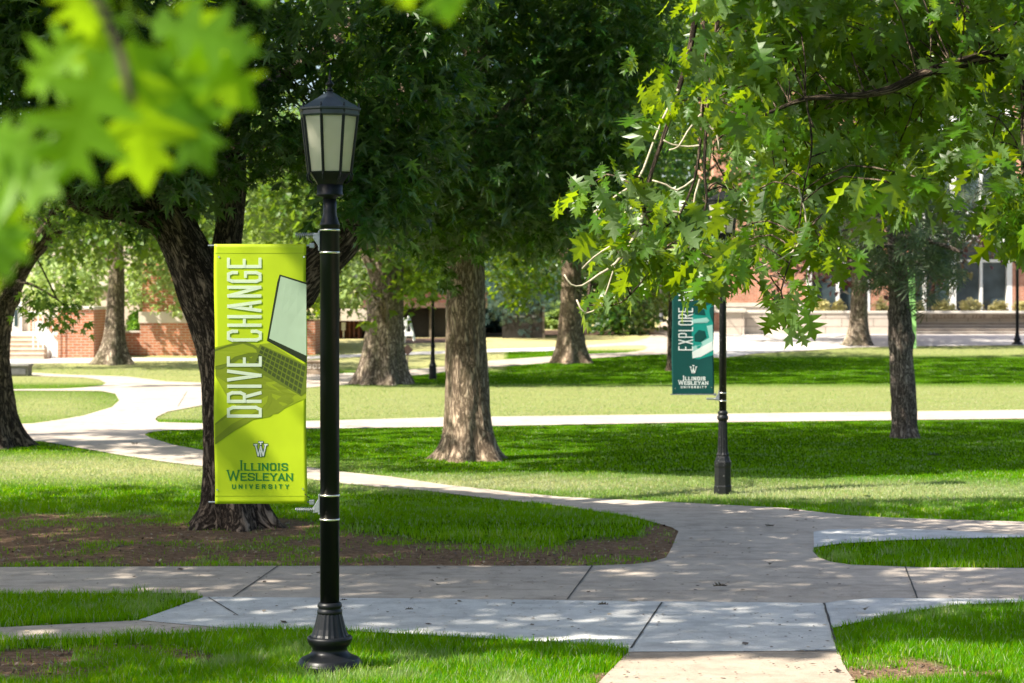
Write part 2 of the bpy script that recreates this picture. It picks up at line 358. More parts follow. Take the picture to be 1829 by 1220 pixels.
def sheet(name, poly, dz, mat, parent=None, thick=.03):
    P = gpt([p[0] for p in poly], [p[1] for p in poly])
    tris = tessellate_polygon([[Vector((a[0], a[1], 0)) for a in P]])
    import bmesh
    bm = bmesh.new(); vs = [bm.verts.new((a[0], a[1], 0)) for a in P]
    for t in tris:
        try: bm.faces.new([vs[i] for i in t])
        except ValueError: pass
    for yy in (60.0,):
        bmesh.ops.bisect_plane(bm, geom=bm.verts[:] + bm.edges[:] + bm.faces[:], plane_co=(0, yy, 0), plane_no=(0, 1, 0))
    bmesh.ops.recalc_face_normals(bm, faces=bm.faces[:])
    if sum(f.normal.z for f in bm.faces) < 0: bmesh.ops.reverse_faces(bm, faces=bm.faces[:])
    for v in bm.verts: v.co.z = float(gz(v.co.y)) + dz
    me = bpy.data.meshes.new(name); bm.to_mesh(me); bm.free()
    return link(name, me, mat, parent)
path = sheet('path', OLD, .012, CON_OLD); tag(path, kind='structure', label='old beige concrete footpaths crossing between the lawns')
pnew = sheet('path', NEW, .018, CON_NEW); tag(pnew, kind='structure', label='pale grey new concrete panels in the foreground')
tag(sheet('path', LOW, .014, CON_OLD), kind='structure', label='narrow beige path at the lower left')
tag(sheet('path', FOOT, .014, CON_WALK), kind='structure', label='beige path running off the bottom of the picture')
tag(sheet('path', STRIP, .018, CON_NEW), kind='structure', label='pale grey concrete strip along the small right lawn')
tag(sheet('path', WALK, .016, CON_PLAZA), kind='structure', label='sunlit walk in front of the brick steps')
PLZ = [(1222,634),(1290,639),(1350,631.5),(1450,625.5),(1530,620.5),(1640,618.5),(1829,616.5),(2600,613),(2600,592),(1290,592),(1224,600)]
tag(sheet('pavement', PLZ, .018, CON_PLAZA), kind='structure', label='pale plaza paving before the stone terrace wall')
JM = simple('joint_dark', (.05, .045, .04), .9)
for par, a, b, wd in ((path,(497,1013.5),(416,1069.5),.02),(pnew,(372,1071.5),(425,1104),.018),(path,(1058,1013.5),(1013,1074),.02),(pnew,(1182,1080.5),(1127,1163),.02),
                      (path,(1617,1015.5),(1639,1072.5),.022),(pnew,(1472,1082),(1496,1166.5),.026),(pnew,(1420,1167.5),(1494,1166.2),.02),(path,(1180,940),(1350,936),.012),(path,(318,727),(334,700),.02)):
    A, B = G(*a), G(*b); d = (B - A); nn = Vector((-d.y, d.x, 0)).normalized() * wd / 2; wd *= .62; nn *= .62; z = Vector((0, 0, .022 if par is pnew else .0165))
    N = 14; mb = MB(); V = []
    for i in range(N + 1):
        c = A + d * i / N + z; k = .8 + .5 * random.random(); j = nn * random.uniform(-.25, .25)
        V += [tuple(c + nn * k + j), tuple(c - nn * k + j)]
    mb.add(V, [(2*i, 2*i+1, 2*i+3, 2*i+2) for i in range(N)]); mb.build('joint', JM, par)
PATHS = [OLD, NEW, LOW, FOOT, STRIP, WALK, PLZ]
def on_path(px, py):
    m = np.zeros(np.shape(px), bool)
    for p in PATHS: m |= inpoly(px, py, p)
    return m
# bare soil and turf masks; turf mask holds dried grass and painted-in sunlight
def blob(px, py, cx, cy, rx, ry): return np.clip(1.25 - np.sqrt(((px - cx) / rx) ** 2 + ((py - cy) / ry) ** 2), 0, 1)
def dirt_mask(px, py):
    m = np.zeros(np.shape(px))
    for b in ((60,965,520,52),(400,975,330,48),(700,996,420,26),(1120,992,150,32),(1195,962,48,30),(450,942,130,18),(60,1192,210,34),(240,1165,120,14),(1570,1200,150,28),(1085,1212,50,9),(690,1200,40,8),(1750,1205,60,8),(340,1178,60,10),(1430,1014,8,3)):
        m = np.maximum(m, blob(px, py, *b))
    return np.clip(m * 1.6, 0, 1)
def dry_lit_mask(px, py):
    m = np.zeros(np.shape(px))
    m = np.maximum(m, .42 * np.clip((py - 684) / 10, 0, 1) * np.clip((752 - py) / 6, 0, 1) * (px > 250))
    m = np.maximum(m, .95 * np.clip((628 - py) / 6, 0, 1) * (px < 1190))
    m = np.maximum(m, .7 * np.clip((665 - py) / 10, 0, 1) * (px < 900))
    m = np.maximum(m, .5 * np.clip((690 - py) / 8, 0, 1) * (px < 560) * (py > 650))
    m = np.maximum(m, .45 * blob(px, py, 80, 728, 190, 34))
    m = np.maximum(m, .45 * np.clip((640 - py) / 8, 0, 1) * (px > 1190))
    m = np.maximum(m, .55 * blob(px, py, 900, 864, 600, 18)); m = np.maximum(m, .55 * blob(px, py, 1500, 878, 520, 22))  # sunlit middle strips painted paler in the turf colour
    m = np.maximum(m, .62 * blob(px, py, 180, 838, 460, 27))  # sunlit left lawn painted paler the same way
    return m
xs = np.concatenate([[-1500, -400, -120, -60], np.arange(-34, 34.01, .22), [60, 120, 400, 1500]])
ys = np.concatenate([[-60, 0, 6], np.arange(9, 30, .16), np.arange(30, 60, .4), np.arange(60, 135, .8), [150, 175, 200, 230, 260, 400, 900, 3000]])
XX, YY = np.meshgrid(xs, ys); GV = np.stack([XX, YY, gz(YY)], -1)
gpx, gpy = proj(np.stack([XX, np.maximum(YY, 5), gz(YY)], -1))
nx, ny = len(xs), len(ys); idx = np.arange(nx * ny).reshape(ny, nx)
Q = np.stack([idx[:-1, :-1], idx[:-1, 1:], idx[1:, 1:], idx[1:, :-1]], -1).reshape(-1, 4)
me = mesh_np('ground', GV, Q, np.full(len(Q), 4), False, {'dirt': ('FLOAT', 'POINT', dirt_mask(gpx, gpy)), 'dry_lit': ('FLOAT', 'POINT', dry_lit_mask(gpx, gpy))})
def ground_mat():
    m, n, l, p = new_mat('lawn_soil'); tc = n.new('ShaderNodeTexCoord').outputs['Object']
    ad = n.new('ShaderNodeAttribute'); ad.attribute_name = 'dirt'; ay = n.new('ShaderNodeAttribute'); ay.attribute_name = 'dry_lit'
    a = noise(n, l, 1.2, 6, .7, tc); b = noise(n, l, 14, 6, .7, tc); c = noise(n, l, 90, 4, .7, tc); s = noise(n, l, 1, 3, .5, tc, (.35, 2.2, 1))
    g = ramp(n, [(.25, (.03, .085, .003)), (.5, (.055, .14, .004)), (.78, (.1, .2, .008))]); l.new(b.outputs[0], g.inputs[0])
    g2 = ramp(n, [(.3, (.7, .75, .7)), (.7, (1.3, 1.2, 1.3))]); l.new(s.outputs[0], g2.inputs[0])
    gc = mixc(n, l, 1.0, g.outputs[0], g2.outputs[0], 'MULTIPLY')
    g3 = ramp(n, [(.3, (.5,) * 3), (.7, (1.5,) * 3)]); l.new(c.outputs[0], g3.inputs[0]); gc = mixc(n, l, 1.0, gc, g3.outputs[0], 'MULTIPLY')
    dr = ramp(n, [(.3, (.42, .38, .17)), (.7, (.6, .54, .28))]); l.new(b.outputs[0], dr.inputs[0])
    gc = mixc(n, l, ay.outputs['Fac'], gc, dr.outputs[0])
    so_ = ramp(n, [(.25, (.11, .066, .042)), (.5, (.24, .155, .1)), (.75, (.42, .3, .2))]); l.new(b.outputs[0], so_.inputs[0])
    sc_ = mixc(n, l, 1.0, so_.outputs[0], g3.outputs[0], 'MULTIPLY')
    f = math_n(n, l, 'MULTIPLY', math_n(n, l, 'ADD', ad.outputs['Fac'], math_n(n, l, 'MULTIPLY', math_n(n, l, 'SUBTRACT', a.outputs[0], .62), 1.6)), 2.2, True)
    l.new(mixc(n, l, f, gc, sc_), p.inputs['Base Color']); p.inputs['Roughness'].default_value = 1; p.inputs['Specular IOR Level'].default_value = 0
    h = math_n(n, l, 'ADD', b.outputs[0], c.outputs[0]); bb = bump(n, l, h, .8, .03); l.new(bb.outputs[0], p.inputs['Normal']); return m
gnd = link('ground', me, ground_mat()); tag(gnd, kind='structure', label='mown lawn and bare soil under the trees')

# ------------------------------------------------------------------ grass blades
def blades(N, ylo, yhi, power, hgt, wid, seed):
    r = np.random.default_rng(seed)
    px = r.uniform(-140, 1970, N); t = r.random(N) ** power; py = ylo + (yhi - ylo) * t
    P = gpt(px, py)
    P[:, 0] += r.normal(0, .01, N)
    dm = dirt_mask(px, py) + (fbm(P * 1.3, 5, 3) - .5) * 1.4
    keep = ~on_path(px, py) & (r.random(N) > np.clip(dm * 1.35 - .16 - .75 * (vnoise(P * 2.6, 41) > .66), 0, .97))
    px, py, P, dm = px[keep], py[keep], P[keep], dm[keep]; N = len(P)
    near = np.clip(1.25 - (P[:, 1] - 11) / 28, .62, 1.2)
    pat = fbm(P * .9, 3, 3); h = .85 * hgt * near * r.uniform(.5, 1.25, N) * (.65 + .8 * pat) * np.where(dm > .4, .6, 1)
    tuft = vnoise(P * 3.1, 9) > .8; h = np.where(tuft, h * 1.35, h)
    a = r.uniform(0, 2 * math.pi, N); wd = wid * (P[:, 1] / 13) ** .55 * r.uniform(.7, 1.3, N)
    s = np.stack([np.cos(a), np.sin(a), 0 * a], -1) * wd[:, None] / 2
    le = r.uniform(0, 2 * math.pi, N); ln = h * r.uniform(.1, .7, N); L = np.stack([np.cos(le) * ln, np.sin(le) * ln, h], -1)
    M = np.stack([L[:, 0] * .3, L[:, 1] * .3, h * .55], -1)
    V = np.stack([P - s, P + s, P + M + s * .75, P + M - s * .75, P + L], 1)
    dr = np.repeat(np.clip(dry_lit_mask(px, py) * (.55 + .9 * fbm(P * np.array([.8, 1.6, 1]), 12, 3)) + (r.random(N) < .09) * .6 + np.clip(fbm(P * 2.2, 15, 3) - .62, 0, 1) * 1.5, 0, 1), 5); tip = np.tile([0, 0, .6, .6, 1.], N)
    rnd = np.repeat(np.clip(r.normal(.45, .2, N) + (pat - .5), 0, 1), 5)
    b = np.arange(N)[:, None] * 5; loops = np.concatenate([b + [[0, 1, 2, 3]], b + [[3, 2, 4]]], 1).ravel()
    return V.reshape(-1, 3), loops, np.tile([4, 3], N), dr, tip, rnd
def grass_mat():
    m, n, l, p = new_mat('grass_blade'); A = {}
    for k in ('dry_lit', 'tip', 'rnd'): A[k] = n.new('ShaderNodeAttribute'); A[k].attribute_name = k
    c = ramp(n, [(0, (.02, .105, .001)), (.45, (.05, .2, .002)), (.8, (.11, .29, .003)), (1, (.34, .38, .05))]); l.new(A['rnd'].outputs['Fac'], c.inputs[0])
    col = mixc(n, l, A['dry_lit'].outputs['Fac'], c.outputs[0], (.5, .48, .34))
    l.new(col, p.inputs['Base Color']); p.inputs['Roughness'].default_value = .7; p.inputs['Specular IOR Level'].default_value = .03
    ts = n.new('ShaderNodeBsdfTranslucent'); l.new(mixc(n, l, A['dry_lit'].outputs['Fac'], (.44, .7, .006), (.5, .52, .26)), ts.inputs[0])
    mx = n.new('ShaderNodeMixShader'); mx.inputs[0].default_value = .42; l.new(p.outputs[0], mx.inputs[1]); l.new(ts.outputs[0], mx.inputs[2])
    l.new(mx.outputs[0], n['Material Output'].inputs[0]); return m
parts = [blades(330000, 900, 1290, .85, .06, .006, 1), blades(250000, 668, 935, .8, .045, .007, 2), blades(80000, 618, 672, .8, .035, .009, 3)]
off = 0; Vs = []; Ls = []; Ss = []; D = []; Tp = []; Rn = []
for V, lo, s_, dr, tip, rn in parts:
    Vs.append(V); Ls.append(lo + off); Ss.append(s_); D.append(dr); Tp.append(tip); Rn.append(rn); off += len(V)
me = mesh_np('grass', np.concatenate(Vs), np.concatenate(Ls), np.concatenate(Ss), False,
             {'dry_lit': ('FLOAT', 'POINT', np.concatenate(D)), 'tip': ('FLOAT', 'POINT', np.concatenate(Tp)), 'rnd': ('FLOAT', 'POINT', np.concatenate(Rn))})
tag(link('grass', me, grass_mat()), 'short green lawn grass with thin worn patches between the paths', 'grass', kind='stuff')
# mulch crumbs / dead leaf litter on the bare soil
r = np.random.default_rng(21); N = 15000; px = r.uniform(-140, 1900, N); py = r.uniform(915, 1260, N); P = gpt(px, py); k = ~on_path(px, py) & (dirt_mask(px, py) > .25); P = P[k]; N = len(P)
a = r.uniform(0, 6.28, N); sz = r.uniform(.006, .022, N); U = np.stack([np.cos(a), np.sin(a), r.normal(0, .35, N)], -1) * sz[:, None]; Vv = np.stack([-np.sin(a), np.cos(a), r.normal(0, .35, N)], -1) * (sz * r.uniform(.25, .8, N))[:, None]
P[:, 2] += .008; V = np.stack([P - U, P - Vv, P + U, P + Vv], 1)
V_ = V
px = r.uniform(-100, 1900, 5200); py = 640 + 590 * r.random(5200) ** .6; P = gpt(px, py); k = on_path(px, py); P = P[k]; N2_ = len(P)
a = r.uniform(0, 6.28, N2_); sz = np.exp(r.normal(-4.6, .45, N2_)); U2 = np.stack([np.cos(a), np.sin(a), 0 * a], -1) * sz[:, None]; W2 = np.stack([-np.sin(a), np.cos(a), .3 + 0 * a], -1) * (sz * r.uniform(.2, .7, N2_))[:, None]
P[:, 2] += .026; V = np.concatenate([V_, np.stack([P - U2, P - W2, P + U2, P + W2], 1)]); N = len(V)
me = mesh_np('leaf_litter', V, np.arange(4 * N), np.full(N, 4), False)
LIT, n_, l_, p_ = new_mat('litter'); g_ = n_.new('ShaderNodeNewGeometry'); r_ = ramp(n_, [(0, (.04, .025, .018)), (.6, (.14, .095, .06)), (1, (.42, .34, .24))]); l_.new(g_.outputs['Random Per Island'], r_.inputs[0]); l_.new(r_.outputs[0], p_.inputs['Base Color'])
tag(link('leaf_litter', me, LIT), 'brown crumbs and dead leaf litter scattered on bare soil', 'leaf litter', kind='stuff')

# ------------------------------------------------------------------ trees
STN = [(0,0,0),(.06,.06,.04),(.12,.10,.2),(.18,.19,.12),(.24,.24,.07),(.34,.37,.38),(.4,.43,.22),(.46,.46,.08),(.57,.66,.42),(.62,.68,.22),(.68,.67,.09),(.8,.87,.25),(.85,.83,.1),(1,1,0)]
def tpl_oak():
    V = []; Fc = []
    for i, (mx, ox, oy) in enumerate(STN):
        zc = -.18 * mx * mx
        V += [(mx, 0, zc), (ox, oy, zc + .12 * oy - .15 * oy * oy * 2), (ox, -oy, zc + .12 * oy - .15 * oy * oy * 2)]
    for i in range(len(STN) - 1):
        a, b = 3 * i, 3 * i + 3
        Fc += [(a, b, b + 1, a + 1), (a, a + 2, b + 2, b)]
    st = len(V); V += [(0, .008, 0), (0, -.008, 0), (-.28, -.006, .05), (-.28, .006, .05)]; Fc.append((st, st + 1, st + 2, st + 3))
    return np.array(V, float), Fc
def tpl_lobed():
    V = [(0,0,0),(.3,.0,-.02),(1,0,-.16),(.62,.12,0),(.8,.4,-.05),(.42,.14,.02),(.3,.46,-.05),(.15,.1,.02),(.62,-.12,0),(.8,-.4,-.05),(.42,-.14,.02),(.3,-.46,-.05),(.15,-.1,.02)]
    Fc = [(0,1,5,7),(1,2,3),(1,3,4,5),(7,5,6),(0,12,10,1),(1,8,2),(1,10,9,8),(12,11,10)]
    return np.array(V, float), Fc
def tpl_simple():
    return np.array([(0,0,0),(.45,.34,.03),(1,0,-.12),(.45,-.34,.03),(.4,0,-.04)], float), [(0,4,1),(4,2,1),(0,3,4),(4,3,2)]
def tpl_flat():
    return np.array([(0,0,0),(.3,.42,.02),(.62,.12,0),(1,0,-.1),(.62,-.12,0),(.3,-.42,.02)], float), [(0,5,4,2,1),(4,3,2)]
def tpl_needle():
    V = []; Fc = []
    for i, (a, b) in enumerate(((.9, .3), (.9, -.3), (1, 0), (.5, .45), (.5, -.45))):
        V += [(0,0,0),(a,b,0),(a+.02,b+.09,.02)]; Fc.append((3*i,3*i+1,3*i+2))
    return np.array(V, float), Fc
TPL = {'oak': tpl_oak(), 'lobed': tpl_lobed(), 'simple': tpl_simple(), 'flat': tpl_flat(), 'needle': tpl_needle()}
def nrm(v): return v / (np.linalg.norm(v, axis=-1, keepdims=True) + 1e-9)
class Leaves:
    def __init__(s, seed): s.P = []; s.Fw = []; s.Nn = []; s.S = []; s.r = np.random.default_rng(seed)
    def spray(s, C, k, size, spread=.35, droop=.35, tilt=.55, out=None):
        r = s.r; C = np.asarray(C, float).reshape(-1, 3); M = len(C)
        if M == 0: return s
        a = r.uniform(0, 2 * math.pi, M); T = np.stack([np.cos(a), np.sin(a), r.normal(-droop * .5, .3, M)], -1); T = nrm(T)
        T = np.repeat(T, k, 0); B = np.repeat(C, k, 0); t = np.tile(np.linspace(0, 1, k), M)[:, None]
        B = B + T * t * spread + r.normal(0, spread * .28, (M * k, 3))
        aa = r.normal(0, 1.1, M * k); sd = np.stack([-T[:, 1], T[:, 0], 0 * aa], -1)
        Fw = T * np.cos(aa)[:, None] + nrm(sd) * np.sin(aa)[:, None]; Fw[:, 2] -= droop * r.uniform(.2, 1.8, M * k); Fw = nrm(Fw)
        Nn = np.stack([r.normal(0, tilt, M * k), r.normal(0, tilt, M * k), np.ones(M * k)], -1); Nn = Nn - Fw * np.sum(Nn * Fw, 1)[:, None]; Nn = nrm(Nn)
        s.P.append(B); s.Fw.append(Fw); s.Nn.append(Nn); s.S.append(size * np.exp(r.normal(0, .22, M * k))); return s
    def build(s, name, kind, mat, parent, rej=None):
        P, Fw, Nn, S = (np.concatenate(x) for x in (s.P, s.Fw, s.Nn, s.S))
        keep = ~SHIELD(P)
        if rej is not None: keep &= ~rej(P)
        P, Fw, Nn, S = P[keep], Fw[keep], Nn[keep], S[keep]
        Tv, Fc = TPL[kind]; Sd = np.cross(Nn, Fw); n = len(P)
        Sd = Sd * s.r.uniform(.8, 1.3, n)[:, None]; curl = s.r.normal(.12, .22, n)[:, None, None] * (Tv[None, :, 0:1] ** 2) - s.r.uniform(-.1, .5, n)[:, None, None] * (Tv[None, :, 1:2] ** 2)
        V = P[:, None] + S[:, None, None] * (Tv[None, :, 0:1] * Fw[:, None] + Tv[None, :, 1:2] * Sd[:, None] + (Tv[None, :, 2:3] - curl) * Nn[:, None])
        lt = np.concatenate([list(f) for f in Fc]); st = np.array([len(f) for f in Fc])
        loops = (np.arange(n)[:, None] * len(Tv) + lt[None]).ravel(); sizes = np.tile(st, n)
        V = V.reshape(-1, 3) - np.array(parent.location)
        return link(name, mesh_np(name, V, loops, sizes, False), mat, parent)
# sun-lit things: no leaf may hang on the line between them and the sun (gaps cut into the crowns to let sun in)
LITPTS = []
def SHIELD(P):
    m = np.zeros(len(P), bool)
    for c, rad in LITPTS:
        v = P - np.array(c); t = v @ SUN; d = np.linalg.norm(v - t[:, None] * SUN, axis=1); m |= (d < rad) & (t > .5)
    return m
def catmull(pts, step):
    P = np.array(pts, float); P = np.vstack([2 * P[0] - P[1], P, 2 * P[-1] - P[-2]]); out = []
    for i in range(1, len(P) - 2):
        L = np.linalg.norm(P[i + 1][:3] - P[i][:3]); n = max(2, int(L / step))
        for t in np.linspace(0, 1, n, endpoint=False):
            a, b, c, d = P[i - 1], P[i], P[i + 1], P[i + 2]
            out.append(.5 * (2 * b + (c - a) * t + (2 * a - 5 * b + 4 * c - d) * t * t + (3 * b - a - 3 * c + d) * t ** 3))
    out.append(P[-2]); return np.array(out)
class Wood:
    """trunk, limbs and twigs of one tree in one mesh"""
    def __init__(s, seed=0): s.V = []; s.L = []; s.S = []; s.B = []; s.n = 0; s.seed = seed
    def limb(s, pts, seg=16, step=.2, rough=.05, flare=0, fl_h=.8, knots=(), ridge=0, lobes=5):
        Q = catmull([(p[0], p[1], p[2], p[3]) for p in pts], step); P = Q[:, :3]; R = np.maximum(Q[:, 3], .004); m = len(P)
        T = nrm(np.gradient(P, axis=0)); u = np.array([1., 0, 0]) if abs(T[0][0]) < .9 else np.array([0, 1., 0])
        sl = np.concatenate([[0], np.cumsum(np.linalg.norm(np.diff(P, axis=0), axis=1))]); th = np.arange(seg) / seg * 2 * math.pi
        R0 = float(np.median(R)); V = np.zeros((m, seg, 3)); BK = np.zeros((m, seg, 3))
        for i in range(m):
            u = u - T[i] * (u @ T[i]); u /= np.linalg.norm(u); v = np.cross(T[i], u)
            dirs = np.cos(th)[:, None] * u + np.sin(th)[:, None] * v
            bk = np.stack([np.cos(th) * R0, np.sin(th) * R0, np.full(seg, sl[i])], -1) + s.seed * 3.7
            BK[i] = bk; rr = np.full(seg, R[i])
            rr = rr * (1 + rough * 2 * (fbm(bk * np.array([2.2 / max(R0, .05) * .3, 2.2 / max(R0, .05) * .3, 1.3]), s.seed, 2) - .5))
            if ridge: rr = rr + ridge * (np.abs(vnoise(bk * np.array([22, 22, 2.6]), s.seed + 3) - .5) * 2 + .5 * vnoise(bk * np.array([45, 45, 7]), s.seed + 4) - .7)
            if flare:
                hgt = P[i][2] - P[0][2]; k = math.exp(-max(hgt, 0) / fl_h * 2.6)
                lob = .5 + .5 * np.cos(th * lobes + s.seed * 1.7 + .5 * np.sin(th * 2 + s.seed))
                rr = rr + flare * k * (.45 + .9 * lob * k ** .4)
                rr = rr * (1 - .07 * (1 - lob) * math.exp(-max(hgt, 0) / (fl_h * 2)))
            for kz, kt, kr, ka in knots:
                dth = np.angle(np.exp(1j * (th - kt))) * R[i]; rr = rr + ka * np.exp(-(dth ** 2 + (sl[i] - kz) ** 2) / kr ** 2)
            V[i] = P[i] + dirs * rr[:, None]
        idx = np.arange(m * seg).reshape(m, seg) + s.n; a = idx[:-1]; b = idx[1:]
        q = np.stack([a, np.roll(a, -1, 1), np.roll(b, -1, 1), b], -1).reshape(-1, 4)
        s.L.append(q.ravel()); s.S.append(np.full(len(q), 4)); s.L.append(idx[-1]); s.S.append(np.array([seg]))
        s.V.append(V.reshape(-1, 3)); s.B.append(BK.reshape(-1, 3)); s.n += m * seg; return s
    def twigs(s, roots, tips, r0=.03, sag=.3, seg=5):
        roots = np.asarray(roots); 
        for t in np.asarray(tips):
            d = np.linalg.norm(roots[:, :3] - t, axis=1) + np.maximum(0, roots[:, 2] - t[2]) * .3; a = roots[np.argmin(d)][:3]
            L = np.linalg.norm(t - a)
            if L > 7: continue
            mid = (a + t) / 2 + np.array([random.gauss(0, .08), random.gauss(0, .08), .12]) * L
            s.limb([(*a, r0 * (.5 + L * .35)), (*mid, r0 * (.3 + L * .18)), (*t, r0 * .25)], seg, max(.15, L / 8), .02)
    def build(s, name, mat, parent):
        V = np.concatenate(s.V) - np.array(parent.location)
        return link(name, mesh_np(name, V, np.concatenate(s.L), np.concatenate(s.S), True, {'bk': ('FLOAT_VECTOR', 'POINT', np.concatenate(s.B))}), mat, parent)
def limbpx(d, *pts):
    """pts: (px, py, width_px[, depth offset]) -> spine"""
    out = []
    for p in pts:
        dd = d + (p[3] if len(p) > 3 else 0); q = W(p[0], p[1], dd); out.append((q.x, q.y, q.z, p[2] / 2 / F * dd))
    return out
def pxcloud(poly, d0, d1, n, rng, clump=.0, seed=0):
    poly = list(poly); xs_ = [p[0] for p in poly]; ys_ = [p[1] for p in poly]; out = []
    tot = 0
    while tot < n:
        x = rng.uniform(min(xs_), max(xs_), n * 2); y = rng.uniform(min(ys_), max(ys_), n * 2); d = rng.uniform(d0, d1, n * 2)
        P = wpt(x, y, d); k = inpoly(x, y, poly)
        if clump: k &= vnoise(P * clump, seed) + .25 * rng.random(n * 2) > .55
        out.append(P[k]); tot += k.sum()
    return np.concatenate(out)[:n]
def rect(x0, y0, x1, y1): return [(x0, y0), (x1, y0), (x1, y1), (x0, y1)]

# canopy above the picture, placed where it throws the shade seen on the lawns and paths
SHADE = []   # (polygon in photo px, sprays per m2, leaf size, hmin, hmax)
SHADE.append(([(-300,905),(360,893),(700,903),(1000,930),(1215,950),(1460,950),(1829,962),(2200,968),(2200,1150),(1640,1150),(1510,1186),(1080,1192),(1000,1182),(640,1180),(300,1235),(-300,1240)], 34, .19, 8, 11.5))
SHADE.append(([(-200,876),(365,868),(365,915),(-200,925)], 10, .2, 6.5, 9))
SHADE.append(([(1000,905),(1300,915),(1829,940),(2000,960),(1250,962)], 3.5, .2, 6.5, 9))
SHADE.append(([(1300,893),(2000,893),(2000,930),(1500,918)], 4, .2, 7, 9))
SHADE.append(([(240,768),(2000,762),(2000,828),(1400,850),(1050,838),(700,842),(420,830),(100,790)], 4.6, .24, 7.5, 11))
SHADE.append(([(-300,768),(260,768),(420,818),(200,812),(-300,806)], 6, .24, 7.5, 11))
SHADE.append(([(560,655),(1000,648),(1200,640),(2000,632),(2000,684),(1200,688),(560,690)], 3.4, .34, 9, 14))
SHADE.append(([(1209,744),(900,746),(1209,755),(1290,753)], 6, .24, 8, 11))
SHADE.append(([(150,688),(330,684),(400,700),(300,704)], 5, .3, 9, 12))
SHADE.append(([(560,632),(800,626),(1000,630),(700,645)], 3, .34, 9, 14))
SHADE.append(([(0,651),(380,650),(380,658),(0,660)], 4, .34, 9, 13))
# (name, label, trunk foot) of the trees that own the canopy; filled in below
OWN = []
def shade_sprays():
    r = np.random.default_rng(5); out = []
    for poly, dens, size, h0, h1 in SHADE:
        g = gpt([p[0] for p in poly], [p[1] for p in poly]); x0, y0 = g[:, 0].min(), g[:, 1].min(); x1, y1 = g[:, 0].max(), g[:, 1].max()
        n = int(dens * (x1 - x0) * (y1 - y0)); X = r.uniform(x0, x1, n); Y = r.uniform(y0, y1, n); P = np.stack([X, Y, gz(Y)], -1)
        px, py = proj(P); nz = (fbm(P * np.array([.35, .9, 1]), 33, 3) - .5) * 46
        k = inpoly(px, py + nz * np.clip((py - 560) / 350, 0, .55), poly) & (fbm(P * np.array([1.1, 2.4, 1]), 77, 2) > .3); P = P[k]
        h = r.uniform(h0, h1, len(P)); C = P + SUN * (h / SUN[2])[:, None]
        out.append((C, size))
    return out

# ================================================================== the trees in view
ALL = {}
def tree(key, label, foot, group=None, name='oak_tree'):
    t = empty(name, tuple(foot), label, 'tree', group); ALL[key] = dict(o=t, W=Wood(len(ALL) + 1), L={}, foot=np.array(foot), spr=[]); return ALL[key]
def leaves(T, kind, mat, seed=None):
    k = (kind, mat.name)
    if k not in T['L']: T['L'][k] = (Leaves(hash(mat.name) % 1000 + len(ALL) * 13 if seed is None else seed), kind, mat)
    return T['L'][k][0]
LV = lambda T, k, m: leaves(T, k, m, seed=len(ALL) * 17 + len(T['L']))

# T2: big dark leaning oak behind the lime banner
d = 19.9
T = tree('T2', 'huge dark-barked oak with a curved forking trunk right behind the lime banner', G(415, 938))
T['W'].limb(limbpx(d, (418,946,98), (416,900,96), (410,820,94), (406,740,92), (402,660,96), (394,600,104), (368,530,96), (342,470,86), (314,410,80), (280,350,74), (240,250,74), (180,120,60), (120,-80,50)), 112, .035, .05, .24, .8, [(2.2, 2.4, .1, .02)], .03, 6)
T['W'].limb(limbpx(d, (405,640,60), (450,590,72), (510,530,76), (560,480,74), (620,420,68), (668,350,60), (700,280,62), (735,180,55), (760,40,48), (790,-120,40)), 72, .05, .06, ridge=.022, knots=[(1.0, .2, .1, .04)])
T['W'].limb(limbpx(d, (405,560,50,.2), (402,480,56,.3), (410,400,52,.4), (416,320,48,.5), (420,240,44,.6), (430,120,38,.8), (420,-60,30,1)), 56, .05, .05, ridge=.018)
T['W'].limb(limbpx(d, (330,440,60), (285,395,56), (230,378,44,-.2), (170,368,40,-.4), (100,336,38,-.6), (30,308,34,-.8), (-80,280,30,-1)), 48, .05, .06, ridge=.015)
T['W'].limb(limbpx(d, (420,260,26,.5), (470,262,16,.3), (540,272,12,0), (600,262,8,-.3)), 12, .1)
T['W'].limb(limbpx(d, (430,180,34,.8), (500,140,26,1.2), (560,100,22,1.6), (640,40,18,2)), 20, .1)
L = LV(T, 'lobed', LF_DARK); R2 = np.random.default_rng(2)
A = pxcloud([(-60,-60),(480,-60),(450,60),(330,330),(250,360),(150,330),(60,300),(-60,330)], 17.5, 23, 620, R2, .9, 4)
B_ = pxcloud([(380,-60),(760,-60),(760,180),(700,330),(600,300),(450,250)], 18, 24, 420, R2, .9, 5)
C_ = pxcloud([(100,290),(420,230),(400,330),(330,350),(250,390),(150,345)], 18.5, 22, 130, R2, 1.2, 6)
D_ = pxcloud([(420,200),(560,190),(575,330),(470,300)], 18.5, 22, 60, R2, 1.2, 6)
F_ = pxcloud([(640,-60),(860,-60),(860,200),(740,345),(650,330)], 17.6, 19.4, 150, R2, 1.3, 14); G_ = pxcloud([(-60,-60),(620,-60),(560,60),(400,200),(300,330),(-60,300)], 17, 18.8, 260, R2, 1.2, 15)
H_ = pxcloud([(610,270),(740,270),(720,400),(660,430),(615,380)], 17.8, 19, 55, R2)
for c in (A, B_, C_, D_): L.spray(c, 14, .135, .36)
for c in (F_, G_, H_): L.spray(c, 14, .15, .3)
LV(T, 'flat', LF_DARK).spray(pxcloud(rect(-500, -520, 1000, -70), 15, 24, 650, R2), 12, .2, .5)  # unseen upper sprays added to keep direct sun off the crown
T['W'].twigs(np.concatenate(T['W'].V), np.concatenate([A[::9], B_[::9], C_[::9], D_[::9]]), .012)
